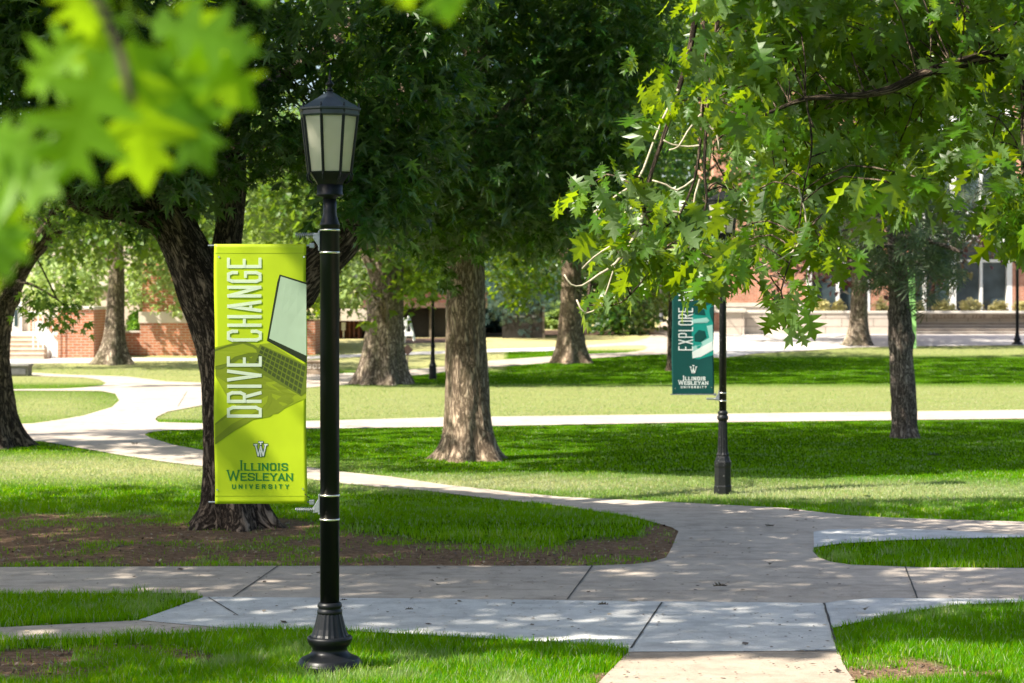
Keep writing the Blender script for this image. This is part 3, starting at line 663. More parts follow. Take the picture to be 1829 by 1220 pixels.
# T4: centre oak
d = 28.2
T = tree('T4', 'tall straight oak with grey-brown flared trunk in the middle, standing on the near lawn', G(840, 821))
T['W'].limb(limbpx(d, (838,826,86), (838,790,84), (836,740,82), (834,680,78), (832,600,73), (832,520,70), (832,450,64), (834,380,60), (838,300,56), (845,200,50), (850,60,44), (860,-160,36)), 112, .045, .04, .27, .75, [(3.0, 4.6, .12, .03)], .024, 5)
T['W'].limb(limbpx(d, (836,330,38), (858,262,34), (890,218,30), (940,170,26,.5), (1010,120,20,1), (1080,60,16,1.5)), 28, .1, .05, ridge=.012)
T['W'].limb(limbpx(d, (838,360,34), (790,300,32,-.5), (720,240,26,-1), (650,190,20,-1.5)), 24, .1, .05, ridge=.01)
T['W'].limb(limbpx(d, (834,420,26), (870,370,22,-.5), (930,330,16,-1), (1000,300,12,-1)), 20, .12)
L = LV(T, 'lobed', LF_DARK); R3 = np.random.default_rng(3)
A = pxcloud([(600,-60),(1180,-60),(1180,200),(1130,330),(1010,430),(900,440),(880,400),(800,450),(740,430),(690,350),(600,330)], 24.5, 31, 1150, R3, .8, 8)
B_ = pxcloud([(690,320),(800,400),(805,470),(760,440),(715,420)], 25.5, 28, 45, R3)
C_ = pxcloud([(785,440),(812,440),(815,520),(795,528)], 26.5, 27.4, 9, R3)
E_ = pxcloud([(850,230),(1140,230),(1100,370),(1000,420),(880,420)], 25, 30, 220, R3, 1.1, 4)
F_ = pxcloud([(600,-60),(1150,-60),(1150,200),(1000,420),(900,430),(870,445),(790,440),(700,330),(610,300)], 24.2, 27.2, 400, R3, 1.0, 16)
L.spray(F_, 15, .175, .36); LV(T, 'flat', LF_DARK).spray(pxcloud(rect(100, -520, 1500, -70), 22, 33, 600, R3), 12, .26, .6)  # flat sprays above the frame added to shade this crown
L.spray(A, 14, .14, .45); L.spray(B_, 12, .13, .35); L.spray(C_, 8, .12, .22); L.spray(E_, 12, .13, .4)
T['W'].twigs(np.concatenate(T['W'].V), np.concatenate([A[::11], B_[::6], C_[::3], E_[::9]]), .013)
# T1: far-left oak
d = 30.7
T = tree('T1', 'oak at the left picture edge with a round branch scar and a forked trunk', G(-10, 798))
T['W'].limb(limbpx(d, (-18,802,96), (-20,740,88), (-22,680,84), (-25,620,84), (-22,560,92), (-5,510,84), (30,460,66), (75,415,52), (115,380,42), (160,300,34,.5), (200,160,26,1)), 80, .05, .05, .27, 1.0, [(2.5, 0, .14, .06)], .02)
T['W'].limb(limbpx(d, (-35,560,60), (-60,480,56), (-100,380,50), (-160,200,40)), 32, .1, .05)
T['W'].limb(limbpx(d, (10,520,26,-.4), (38,470,24,-.8), (65,430,20,-1), (90,390,14,-1.2), (110,350,10,-1.4)), 20, .08, .05)
q = limbpx(d, (10,522,26,-.55), (10,522,30,-.68)); T['W'].limb([(a[0], a[1], a[2], a[3] * k) for a, k in zip(q, (1.2, .9))], 24, .05, .1)
T['W'].limb(limbpx(d, (25,500,8,-.6), (60,510,5,-1.2), (95,530,3.5,-1.6), (115,545,2.5,-1.8)), 8, .1)
L = LV(T, 'lobed', LF_MID); R4 = np.random.default_rng(4)
A = pxcloud([(-80,250),(140,250),(170,330),(150,400),(90,430),(30,420),(-80,480)], 27, 33, 170, R4)
B_ = pxcloud([(55,505),(115,500),(135,545),(120,590),(80,560),(50,560)], 28.4, 29.6, 26, R4)
L.spray(A, 14, .15, .5); L.spray(B_, 9, .13, .3)
T['W'].twigs(np.concatenate(T['W'].V), np.concatenate([A[::9]]), .014)
# T3: old oak left of centre with deep root folds
d = 53.3
T = tree('T3', 'broad old oak with deep vertical folds at its flared base, beside the white trestle', G(683, 685))
T['W'].limb(limbpx(d, (683,690,68), (684,660,68), (686,610,66), (688,560,64), (690,510,62), (694,460,54), (700,400,48), (706,300,40), (712,150,32)), 96, .08, .04, .36, 1.7, [], .045, 6)
T['W'].limb(limbpx(d, (690,520,40), (665,460,36), (630,400,30), (590,330,24)), 24, .2)
T['W'].limb(limbpx(d, (692,500,30), (730,440,28), (780,390,22)), 20, .2)
L = LV(T, 'simple', LF_MID); R5 = np.random.default_rng(5)
A = pxcloud([(430,250),(800,250),(800,440),(760,500),(715,480),(690,470),(640,450),(430,420)], 48, 58, 520, R5, .45, 3)
B_ = pxcloud([(610,500),(670,500),(690,545),(670,590),(640,580),(608,545)], 49, 51, 60, R5)
C_ = pxcloud([(540,520),(580,520),(580,575),(545,570)], 49, 51, 26, R5)
E_ = pxcloud([(716,440),(795,440),(795,525),(740,535),(716,520)], 50, 56, 70, R5)
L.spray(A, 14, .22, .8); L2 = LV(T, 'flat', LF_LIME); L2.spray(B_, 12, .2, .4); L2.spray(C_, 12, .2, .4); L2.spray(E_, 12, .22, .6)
T['W'].twigs(np.concatenate(T['W'].V), np.concatenate([A[::14], B_[::7]]), .02)
# T5
d = 67
T = tree('T5', 'brown straight oak trunk flaring at its base, between the dark shed and the far path', G(1018, 647))
T['W'].limb(limbpx(d, (1020,650,46), (1020,630,45), (1020,580,43), (1021,530,39), (1021,480,36), (1022,420,34), (1024,300,30), (1026,120,22)), 64, .12, .04, .3, 1.7, [], .035)
T['W'].limb(limbpx(d, (1021,490,20), (1000,440,18), (960,380,15)), 16, .3)
T['W'].limb(limbpx(d, (1021,480,20), (1050,430,18), (1090,380,14)), 16, .3)
L = LV(T, 'simple', LF_DARK); R6 = np.random.default_rng(6)
A = pxcloud([(860,200),(1260,200),(1260,440),(1150,490),(1050,480),(1000,500),(960,490),(900,480)], 61, 73, 560, R6, .35, 3)
A3 = pxcloud([(870,420),(965,420),(965,510),(930,545),(890,520)], 60, 64, 90, R6)
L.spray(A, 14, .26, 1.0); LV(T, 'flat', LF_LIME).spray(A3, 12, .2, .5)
T['W'].twigs(np.concatenate(T['W'].V), A[::16], .025)
# T6 pine on the right
d = 32.6
T = tree('T6', 'slender knobbly pine trunk on the right lawn, leaning slightly left', G(1616, 782), name='pine_tree')
kn = [(.75, 1.2, .07, .03), (1.7, -.2, .1, .045), (2.1, 3.2, .09, .03), (1.2, 2, .06, .02), (1.9, -1.5, .05, .035), (2.6, 4, .06, .03), (.4, 4.4, .06, .03), (2.95, 4.6, .06, .03), (1.45, 4.7, .05, .03), (3.3, 4.2, .06, .03)]
T['W'].limb(limbpx(d, (1617,786,50), (1616,760,47), (1614,700,45), (1610,640,42), (1608,600,44), (1606,540,38), (1604,480,34), (1602,430,33), (1600,360,31), (1598,250,28), (1596,100,24), (1594,-100,18)), 72, .045, .07, .05, .3, kn, .018)
for q in (((1603,420,12),(1640,425,10,-.4),(1690,440,8,-.8),(1720,452,5,-1)), ((1602,380,12),(1650,372,9),(1720,385,7),(1770,395,4)), ((1602,440,9),(1570,440,7,-.5),(1520,455,4,-1)), ((1600,340,10),(1560,330,8,.5),(1500,350,5,1)),
          ((1600,400,8),(1545,400,6,-1),(1480,420,4,-1.6)), ((1600,300,10),(1660,290,8,-.4),(1730,310,5,-.6)), ((1603,450,7),(1640,470,5,-.6),(1665,500,3,-1))):
    T['W'].limb(limbpx(d, *q), 8, .15)
L = LV(T, 'needle', LF_PINE); R7 = np.random.default_rng(7)
A = pxcloud([(1470,300),(1790,300),(1780,380),(1740,450),(1700,480),(1650,450),(1600,440),(1520,450),(1470,420)], 30.5, 34.5, 300, R7, 1.3, 3)
B_ = pxcloud([(1628,420),(1725,440),(1720,480),(1660,545),(1625,520)], 31.4, 33.4, 120, R7)
C_ = pxcloud([(1545,440),(1590,440),(1590,500),(1550,490)], 31.5, 33.5, 60, R7)
U_ = pxcloud([(1400,-100),(1790,-100),(1700,300),(1500,300)], 30.5, 35, 220, R7, 1.1, 3)
for c in (A[:110], B_[:22], C_[:22], U_[:80]): L.spray(c, 16, .2, .35, .4, 1.0)
T['W'].twigs(np.concatenate(T['W'].V), np.concatenate([A[::6], B_[::5], C_[::6]]), .008)
# T7
d = 80
T = tree('T7', 'pale trunked maple with dark purple leaves at the plaza edge', G(1531, 619), name='maple_tree')
T['W'].limb(limbpx(d, (1532,621,34), (1533,600,32), (1534,560,30), (1535,510,29), (1536,450,27), (1538,350,22), (1540,150,14)), 48, .15, .04, .3, 1.6, [], .03)
L = LV(T, 'simple', LF_PURP); R8 = np.random.default_rng(8)
A = pxcloud([(1380,360),(1800,360),(1800,420),(1740,470),(1700,520),(1650,530),(1600,500),(1550,500),(1510,500),(1440,480),(1390,520)], 76, 85, 260, R8, .3, 3)
LV(T, 'simple', LF_DARK).spray(pxcloud([(1290,-60),(1660,-60),(1640,330),(1560,450),(1400,430),(1340,330)], 76, 86, 520, R8, .3, 4), 14, .3, 1.0)
L.spray(A, 12, .26, .8); None
T['W'].twigs(np.concatenate(T['W'].V), A[::9], .02)
# T8
d = 66
T = tree('T8', 'grey trunked oak in front of the brick pier and hedge on the left', G(203, 649))
T['W'].limb(limbpx(d, (203,652,38), (204,630,36), (205,590,33), (207,540,31), (208,490,28), (208,440,25), (206,360,22), (200,200,16)), 56, .12, .04, .38, 1.7, [], .03)
T['W'].limb(limbpx(d, (208,480,16), (190,455,15), (165,430,13), (130,390,10)), 14, .3)
L = LV(T, 'simple', LF_MID); R9 = np.random.default_rng(9)
A = pxcloud([(20,300),(380,300),(380,400),(340,440),(250,460),(215,480),(170,470),(120,460),(60,440)], 61, 71, 420, R9, .35, 5)
L.spray(A, 14, .24, .9); T['W'].twigs(np.concatenate(T['W'].V), A[::14], .02)
# T9 young thin tree behind the teal banner
d = 62
T = tree('T9', 'thin leaning young tree behind the teal banner', G(1197, 664), name='young_tree')
T['W'].limb(limbpx(d, (1197,666,12), (1197,620,10), (1198,560,10), (1200,500,9), (1190,440,8), (1180,360,6)), 20, .2, .04, .06, .5)
LV(T, 'simple', LF_MID).spray(pxcloud(rect(1090, 380, 1280, 500), 60, 65, 110, np.random.default_rng(10), .4, 2), 12, .24, .8)
# crape myrtle with pale stems at the brick wall
d = 73.5
T = tree('M1', 'small multi-stemmed tree with white stems against the left brick wall', G(275, 629), name='small_tree')
for q in (((272,630,8),(266,600,6),(262,570,5),(254,545,4),(244,520,3)), ((276,630,8),(278,600,6.5),(281,560,6),(283,530,5),(284,500,4)), ((279,630,7),(285,605,5),(283,580,4.5),(290,545,4),(300,520,3)), ((270,600,4),(255,560,3),(240,535,2.5)), ((284,610,4),(300,570,3),(318,540,2.5))):
    T['W'].limb(limbpx(d, *q), 12, .25, .03)
L = LV(T, 'simple', LF_PALE); R10 = np.random.default_rng(12)
A = pxcloud([(228,470),(270,450),(340,465),(350,520),(325,560),(300,555),(270,545),(240,540),(225,510)], 71, 75.5, 190, R10)
L.spray(A, 12, .2, .6); T['W'].twigs(np.concatenate(T['W'].V), A[::10], .02)
T = tree('M2', 'loose pale-leaved small tree before the beige wall at the far left', G(138, 636), name='small_tree')
T['W'].limb(limbpx(74, (138,638,8), (140,600,7), (132,560,6), (120,520,5)), 12, .3); T['W'].limb(limbpx(74, (138,600,6), (150,560,5), (165,520,4)), 10, .3)
A = pxcloud([(60,440),(190,440),(190,520),(170,560),(120,530),(70,545),(50,510)], 72, 76, 190, R10); LV(T, 'simple', LF_PALE).spray(A, 12, .22, .7)
T['W'].twigs(np.concatenate(T['W'].V), A[::12], .02)
T = tree('M3', 'light green small tree with a round crown behind the lamp post', G(600, 628), name='small_tree')
T['W'].limb(limbpx(80, (600,628,9), (602,590,8), (606,540,7), (610,490,5)), 12, .3)
A = pxcloud([(430,310),(560,290),(600,320),(650,470),(660,540),(610,560),(560,520),(450,440)], 76, 84, 330, R10, .25, 3); LV(T, 'simple', LF_PALE).spray(A, 12, .27, .9)
T['W'].twigs(np.concatenate(T['W'].V), A[::20], .02)
# far trees
FARD = [('S1', 'blue-green spruce beside the dark shed', (925, 603), 90, 'spruce_tree', LF_SPR, 'needle', [(860,420),(980,420),(990,520),(950,556),(870,556)], 7),
 ('B1', 'dark straight trunk just right of the dark shed', (1048, 592), 92, 'oak_tree', LF_DARK, 'simple', [(980,330),(1130,330),(1130,520),(1080,560),(1050,540),(990,520)], 6),
 ('B2', 'short dark tree behind the grey lamp on the far bend', (1100, 590), 96, 'oak_tree', LF_DARK, 'simple', [(1060,420),(1150,420),(1160,560),(1120,585),(1080,580)], 8),
 ('B3', 'dark trunk between the two far lamps', (1150, 584), 102, 'oak_tree', LF_MID, 'simple', [(1090,330),(1210,330),(1215,500),(1180,540),(1120,520)], 7),
 ('B4', 'bright far tree at the end of the curving path', (1235, 560), 130, 'maple_tree', LF_PALE, 'simple', [(1150,430),(1300,430),(1310,560),(1250,565),(1160,560)], 5),
 ('B5', 'broad green tree behind the brick building on the left', (480, 600), 105, 'maple_tree', LF_FAR, 'simple', [(330,180),(620,180),(640,480),(560,560),(440,560),(330,520)], 12),
 ('B6', 'leafy far tree above the beige wall at the far left', (40, 600), 100, 'maple_tree', LF_FAR, 'simple', [(-120,250),(200,250),(230,480),(150,520),(-120,520)], 12),
 ('B7', 'tall far tree over the middle roof', (720, 585), 120, 'maple_tree', LF_MID, 'simple', [(600,150),(860,150),(880,480),(800,545),(660,545)], 12),
 ('B8', 'far tree behind the centre oak', (880, 580), 125, 'maple_tree', LF_FAR, 'simple', [(780,150),(1010,150),(1010,500),(960,560),(830,560)], 11),
 ('B9', 'dense far tree behind the brown oak trunk', (1020, 575), 135, 'oak_tree', LF_DARK, 'simple', [(920,120),(1180,120),(1190,520),(1120,560),(960,560)], 12),
 ('B10', 'dark tree hiding the left end of the campus building', (1240, 600), 87, 'oak_tree', LF_DARK, 'simple', [(1130,-60),(1430,-60),(1420,430),(1320,440),(1280,440),(1180,470)], 9),
 ('B11', 'far tree over the leaning oak crown', (300, 590), 120, 'oak_tree', LF_DARK, 'simple', [(140,-60),(480,-60),(500,380),(380,460),(180,430)], 13),
 ('B12', 'far tree above the campus building roof', (1500, 560), 150, 'oak_tree', LF_DARK, 'simple', [(1380,-60),(1660,-60),(1660,240),(1390,340)], 14)]
for i, (key, lab, ft, dd, nm, mt, kd, poly, wpx) in enumerate(FARD):
    X = (ft[0] - CX) / F * dd; ft3 = (X, dd, float(gz(dd))); T = tree(key, lab, ft3, 'trees at the far side of the campus', name=nm)
    top = min(p[1] for p in poly) + 60; mx = sum(p[0] for p in poly) / len(poly); zt = H - (top - HY) / F * dd; xt = (mx - CX) / F * dd; rr = wpx / 2 / F * dd
    T['W'].limb([(X, dd, ft3[2] - .1, rr), (X + .1, dd, ft3[2] + 2, rr * .9), ((X + xt) / 2, dd + .3, (ft3[2] + zt) / 2, rr * .7), (xt, dd, zt, rr * .3)], 14, .5, .05, rr * .6, 1.2)
    rg = np.random.default_rng(40 + i); n = 330 if i > 3 else 130
    ar = abs(sum(poly[j][0] * poly[j - 1][1] - poly[j - 1][0] * poly[j][1] for j in range(len(poly)))) / 2; n = int(min(1200, max(90, ar / 80)))
    A = pxcloud(poly, dd - 5, dd + 5, n, rg, .22, i); k = 22 if kd == 'needle' else 14
    LV(T, kd, mt).spray(A, k, .003 * dd, .9 * dd / 80); T['W'].twigs(np.concatenate(T['W'].V), A[::25], .03)

# the near oak whose branch hangs in from the right
T = tree('N1', 'near oak outside the right edge whose sunlit twigs hang into the picture', (5.2, 9.6, 0))
w_ = T['W']
w_.limb([(5.2, 9.6, -.1, .32), (5.15, 9.6, 1.2, .3), (5.0, 9.6, 2.6, .28), (4.7, 9.6, 3.8, .26), (4.4, 9.6, 5.5, .22), (4.0, 9.6, 8, .15)], 48, .1, .05, .18, .8, [], .02)
w_.limb([(4.8, 9.6, 3.0, .14)] + limbpx(9.6, (2100,20,34), (1829,85,24), (1700,118,22), (1640,135,18), (1590,160,15), (1520,172,12), (1440,176,9), (1390,195,7), (1340,212,5)), 20, .06, .06)
w_.limb(limbpx(9.6, (1829,85,14), (1829,300,12,-.2), (1825,420,9,-.3), (1820,480,5,-.3)), 10, .08)
w_.limb([(4.5, 9.6, 4.8, .1)] + limbpx(9.2, (1500,-260,22), (1300,-120,16), (1250,0,12), (1232,90,10), (1212,160,9), (1190,230,8), (1160,320,7), (1150,380,6)), 12, .05, .1)
tw = [((1212,160,6),(1185,210,4),(1165,260,4),(1140,320,4),(1100,350,3),(1060,380,2)),
      ((1150,380,7),(1135,420,6),(1100,470,5),(1070,490,4),(1040,510,3),(1020,508,2.5),(1008,490,2)),
      ((1160,340,6),(1130,370,4),(1090,398,3),(1070,390,2.5),(1062,376,2)), ((1130,420,4),(1090,440,3),(1060,460,2.6),(1040,480,2)),
      ((1250,0,9),(1262,80,7),(1255,180,6),(1250,260,5),(1240,320,4.5),(1215,380,4),(1180,410,3),(1150,400,2)),
      ((1285,-20,10),(1280,60,8),(1270,140,7),(1262,220,6),(1258,300,5),(1262,360,4),(1250,400,3)),
      ((1240,320,4),(1210,340,3),(1190,330,3),(1165,322,2)), ((1250,260,4),(1228,262,3),(1200,258,2.5),(1185,250,2)),
      ((1255,200,4),(1228,235,3),(1212,262,3),(1195,268,2)), ((1250,320,4),(1238,372,3),(1262,400,2)), ((1215,380,4),(1180,372,3),(1150,345,2)),
      ((1100,470,3),(1075,540,3),(1045,560,2.5),(1030,535,2)), ((1262,220,4),(1280,240,3),(1285,270,2)), ((1150,380,4),(1180,430,3),(1170,470,2.5),(1110,540,2),(1052,545,1.6)),
      ((1440,176,5),(1450,260,4.5),(1435,340,4),(1425,420,4),(1410,470,4),(1395,520,3),(1404,560,3),(1398,590,2)), ((1425,330,4),(1440,400,3),(1415,450,3),(1350,480,2)),
      ((500,-40,5),(520,12,5),(550,24,4.5),(590,18,4),(640,-6,3))]
Rn_ = np.random.default_rng(31)
LV(T, 'flat', LF_MID).spray(pxcloud(rect(900, -620, 2100, -170), 8.2, 12.5, 330, Rn_), 10, .16, .35)  # unseen upper sprays added to shade the hanging branch
for i, q in enumerate(tw[:-1]):
    BT = w_ if i in (4, 5, 13, 14) else Wood(77 + i)
    BT.limb(limbpx(9.1, *[(p[0], p[1], p[2] * (.8 if i > 12 else 1.15)) for p in q]), 7, .05, .1)
    if BT is not w_: BT.build('bare_twig', TWIG, T['o'])
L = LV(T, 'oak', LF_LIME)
def ocl(poly, n, k=6, d0=8.4, d1=10.8, sz=.115, cl=1.7):
    c = pxcloud(poly, d0, d1, n, Rn_, cl, 2); L.spray(c, k, sz, .13, .75, .75); return c
tips = [ocl([(1630,-40),(1900,-40),(1900,240),(1780,250),(1640,220)], 95, 6, 9.6, 12.5), ocl([(1440,-40),(1650,-40),(1640,260),(1450,260)], 50, 6, 10, 12.8), ocl([(1380,-40),(1900,-40),(1900,200),(1760,260),(1640,290),(1500,300),(1380,270),(1330,200),(1300,60)], 330, 6, 9.0, 13),
 ocl([(1230,-40),(1400,-40),(1420,260),(1330,240),(1270,160)], 70),
 ocl([(1130,70),(1300,80),(1330,290),(1250,300),(1180,230),(1140,130)], 22),
 ocl([(1300,200),(1620,250),(1600,330),(1540,380),(1480,430),(1440,420),(1380,440),(1310,440),(1280,380)], 90),
 ocl([(1050,370),(1280,310),(1330,440),(1290,470),(1200,440),(1100,470),(1070,430),(1020,400)], 34, 6),
 ocl([(1070,470),(1180,440),(1170,490),(1090,530)], 7, 6), ocl([(1040,480),(1090,470),(1110,520),(1060,510)], 3, 5, cl=0),
 ocl([(1090,280),(1160,290),(1130,340),(1020,360),(1020,320)], 8, 5), ocl([(1225,420),(1360,430),(1350,500),(1280,500),(1235,455)], 20),
 ocl([(1560,280),(1829,220),(1829,260),(1700,350),(1600,350)], 20), ocl([(1195,450),(1285,450),(1285,478),(1195,478)], 9, 6, 8.8, 9.6, cl=0), ocl([(1790,300),(1900,300),(1900,440),(1815,430),(1775,380)], 40, 6, 8.4, 9.6),
 ocl([(1375,485),(1425,485),(1420,520),(1380,525)], 3, 4, cl=0), ocl([(1385,540),(1420,540),(1415,560),(1385,560)], 3, 4, cl=0), ocl([(1450,400),(1500,400),(1490,470),(1460,470)], 8, 5)]
w_.twigs(np.concatenate(w_.V), np.concatenate([t[::5] for t in tips]), .0038)
# the near oak on the left: blurred leaves dangling close to the lens
T = tree('N2', 'near oak outside the left edge whose blurred bright leaves hang at the upper left', (-3.6, 4.2, 0))
w_ = T['W']
w_.limb([(-3.6, 4.2, -.1, .34), (-3.6, 4.2, 1.5, .3), (-3.5, 4.2, 3.2, .27), (-3.3, 4.3, 5, .22), (-3.2, 4.4, 8, .14)], 32, .15, .05, .18, .8, [], .02)
w_.limb([(-3.5, 4.2, 3.1, .09), (-2.4, 3.4, 3.5, .05), (-1.5, 2.7, 3.3, .03), (-.7, 2.0, 2.85, .012), (-.4, 1.6, 2.62, .004), (-.315, 1.52, 2.52, .0025), (-.29, 1.5, 2.45, .002)], 8, .1)
w_.limb([(-1.5, 2.7, 3.3, .02), (-.9, 2.0, 2.8, .008), (-.5, 1.5, 2.43, .003)], 6, .1)
Ln = leaves(T, 'oak', LF_NEAR, 77)
def hand_leaf(px, py, d, L_px, ang, roll=0., pitch=0.):
    d *= .84
    a = math.radians(ang); f = np.array([math.cos(a), math.sin(pitch), -math.sin(a)]); f /= np.linalg.norm(f)
    nn = np.array([math.sin(roll), -math.cos(roll), .25]); nn = nn - f * (nn @ f); nn /= np.linalg.norm(nn)
    Ln.P.append(np.array([list(W(px, py, d))])); Ln.Fw.append(f[None]); Ln.Nn.append(nn[None]); Ln.S.append(np.array([L_px / F * d]))
for q in ((-75,255,2.0,210,30,.2,.1),(-60,330,2.0,190,65,.1,0),(232,62,2.05,300,85,.2,.2),(262,92,2.1,250,62,-.3,.1),(205,80,2.0,280,112,.3,-.1),(180,60,2.1,190,150,.1,.1),(290,60,2.15,220,38,-.2,.3),(262,40,2.1,210,10,.4,0),(170,-30,2.05,170,95,.2,.1),
          (330,-10,2.15,150,70,.1,.2),(120,-60,2.0,130,75,0,.1),(300,110,2.1,180,75,-.5,.1),
          (-60,240,2.0,170,12,.2,0),(-60,330,2.05,150,40,.3,0),(-70,400,2.05,130,25,.1,0),(-40,440,2.05,90,70,.1,0),(770,-60,2.2,110,70,.1,0),(800,-50,2.2,90,85,.3,0),(700,-70,2.2,90,60,.2,0),(450,-60,2.2,80,70,0,0)):
    hand_leaf(*q)
for px in range(1300, 1840, 45): LITPTS += [(tuple(W(px, 582, 92.2)), 1.1), (tuple(W(px, 520, 96.9)), 1.0)]
LITPTS += [(tuple(W(240, 150, 1.5)), .5), (tuple(W(0, 300, 1.5)), .4)]
# banners, branch and facade stay in the sun
for yy in (490, 590, 690): LITPTS.append((tuple(W(465, yy, 12.1)), .27))
for yy in (560, 660): LITPTS.append((tuple(W(1237, yy, 23.2)), .5))
for c in ((1150,450),(1250,500),(1330,440),(1100,400),(1220,130),(1400,540),(1290,300),(1480,470),(1700,80),(1420,200)): LITPTS.append((tuple(W(c[0], c[1], 9.5)), .24))
# unseen oaks added to carry the off-frame shade canopy
for key, lab, ft, r0 in (('O1', 'spreading oak outside the left edge beside the bare soil', (-8.5, 11.5, 0), .4), ('O2', 'oak beyond the left edge shading the middle lawn', (-16, 29.5, 0), .42), ('O3', 'oak outside the right edge on the middle lawn', (13.5, 27, 0), .4),
                         ('O4', 'large far oak outside the left edge', (-25, 50, 0), .5), ('O5', 'far oak beyond the right edge near the plaza lawn', (24, 52, 0), .5)):
    T = tree(key, lab, ft); z = ft[2]
    T['W'].limb([(ft[0], ft[1], -.1, r0), (ft[0], ft[1], 2, r0 * .9), (ft[0] + .1, ft[1], 5, r0 * .7), (ft[0] + .2, ft[1] + .2, 9, r0 * .4), (ft[0], ft[1], 12, r0 * .15)], 24, .3, .05, r0 * .6, 1, [], .02)
keys = ['T2', 'T4', 'T1', 'T3', 'T5', 'T6', 'N1', 'N2', 'O1', 'O2', 'O3', 'O4', 'O5', 'T7', 'T8']; feet = np.array([ALL[k]['foot'][:2] for k in keys])
def clear_view(P):
    px, py = proj(P); return (P[:, 1] > 1) & (P[:, 2] > 0) & (((P[:, 1] < 8) & (py > -900) & (px > -900) & (px < 2700)) | ((py > 330) & (px > -150) & (px < 1980)) | ((px > 1640) & (px < 1990) & (py > 225) & (P[:, 1] > 12)) | ((py > -60) & (P[:, 1] < 14) & (px > -150) & (px < 1980)))
for C, size in shade_sprays():
    C = C[~clear_view(C)]
    wh = np.argmin(np.linalg.norm(C[:, None, :2] - feet[None], axis=2), axis=1)
    for i, k in enumerate(keys):
        c = C[wh == i]
        if len(c) == 0: continue
        T = ALL[k]; LV(T, 'flat', LF_MID).spray(c, 10, size, .45, .3, .45)
        if size < .3: T['W'].twigs(np.concatenate(T['W'].V), c[::30], .012)
REJ = {'N1': None, 'N2': None}
def rej_lit0(P):
    # keep the frame's open areas free of stray leaves
    return clear_view(P)
LITG = [[(-200,803),(120,806),(365,828),(365,868),(-200,868)], [(60,698),(340,690),(500,720),(500,764),(60,768)], [(-100,700),(210,700),(215,735),(60,757),(-100,757)], [(250,692),(1900,690),(1900,752),(250,764)],
 [(560,840),(700,846),(1050,842),(1400,856),(1900,836),(1900,890),(1300,892),(1209,898),(1130,905),(1000,892),(860,882),(760,872),(560,862)], [(600,1172),(1120,1175),(1500,1172),(1640,1150),(1900,1152),(1900,1300),(600,1300)], [(1200,598),(1900,596),(1900,630),(1200,634)], [(-100,637),(380,637),(380,650),(-100,652)]]
def rej_sun(P):
    px, py = proj(P); g = P - SUN * ((P[:, 2:3] - gz(P[:, 1:2])) / SUN[2]); gx, gy = proj(g); m = np.zeros(len(P), bool)
    for q in LITG: m |= inpoly(gx, gy, q)
    return m
for k, T in ALL.items():
    bark = {'T2': BARK, 'T4': BARKM, 'T3': BARKG, 'T5': BARKM, 'T6': BARKP, 'T7': BARKG, 'T8': BARKG, 'M1': BARKW, 'N1': BARK}.get(k, BARK)
    T['W'].build('trunk', bark, T['o'])
    for i, (Lf, kind, mat) in enumerate(T['L'].values()):
        Lf.build('crown', kind, mat, T['o'], None if (k in ('N1', 'N2', 'T6', 'T7', 'M1', 'M2', 'M3', 'T5') or k[0] == 'B') else rej_sun)
# OBJECTS
# ================================================================== stroke lettering
GL = {
 'A': [[(0,0),(.5,1),(1,0)], [(.2,.3),(.8,.3)]], 'C': [[(1,.74),(1,.88),(.82,1),(.18,1),(0,.88),(0,.12),(.18,0),(.82,0),(1,.12),(1,.26)]],
 'D': [[(0,0),(0,1),(.75,1),(1,.86),(1,.14),(.75,0),(0,0)]], 'E': [[(1,1),(0,1),(0,0),(1,0)], [(0,.5),(.85,.5)]],
 'G': [[(1,.74),(1,.88),(.82,1),(.18,1),(0,.88),(0,.12),(.18,0),(.82,0),(1,.12),(1,.46),(.55,.46)]], 'H': [[(0,0),(0,1)], [(1,0),(1,1)], [(0,.5),(1,.5)]],
 'I': [[(.5,0),(.5,1)]], 'K': [[(0,0),(0,1)], [(1,1),(0,.42)], [(.3,.6),(1,0)]], 'L': [[(0,1),(0,0),(1,0)]], 'M': [[(0,0),(0,1),(.5,.25),(1,1),(1,0)]],
 'N': [[(0,0),(0,1),(1,0),(1,1)]], 'O': [[(.5,0),(.18,0),(0,.14),(0,.86),(.18,1),(.82,1),(1,.86),(1,.14),(.82,0),(.5,0)]],
 'P': [[(0,0),(0,1),(.8,1),(1,.88),(1,.6),(.8,.47),(0,.47)]], 'R': [[(0,0),(0,1),(.8,1),(1,.88),(1,.62),(.8,.5),(0,.5)], [(.5,.5),(1,0)]],
 'S': [[(1,.76),(1,.88),(.82,1),(.18,1),(0,.88),(0,.64),(.18,.53),(.82,.45),(1,.34),(1,.12),(.82,0),(.18,0),(0,.12),(0,.24)]],
 'T': [[(0,1),(1,1)], [(.5,0),(.5,1)]], 'U': [[(0,1),(0,.12),(.2,0),(.8,0),(1,.12),(1,1)]], 'V': [[(0,1),(.5,0),(1,1)]], 'W': [[(0,1),(.25,0),(.5,.9),(.75,0),(1,1)]],
 'X': [[(0,0),(1,1)], [(0,1),(1,0)]], 'Y': [[(0,1),(.5,.48),(1,1)], [(.5,.48),(.5,0)]], 'Z': [[(0,1),(1,1),(0,0),(1,0)]],
 '.': [[(.4,0),(.4,.12)]], '9': [[(1,.55),(.8,.45),(.2,.45),(0,.6),(0,.88),(.2,1),(.8,1),(1,.88),(1,.12),(.8,0),(.1,0)]], '0': [[(.5,0),(.18,0),(0,.14),(0,.86),(.18,1),(.82,1),(1,.86),(1,.14),(.82,0),(.5,0)]],
 '2': [[(0,.8),(.15,1),(.85,1),(1,.85),(1,.6),(0,.1),(0,0),(1,0)]]}
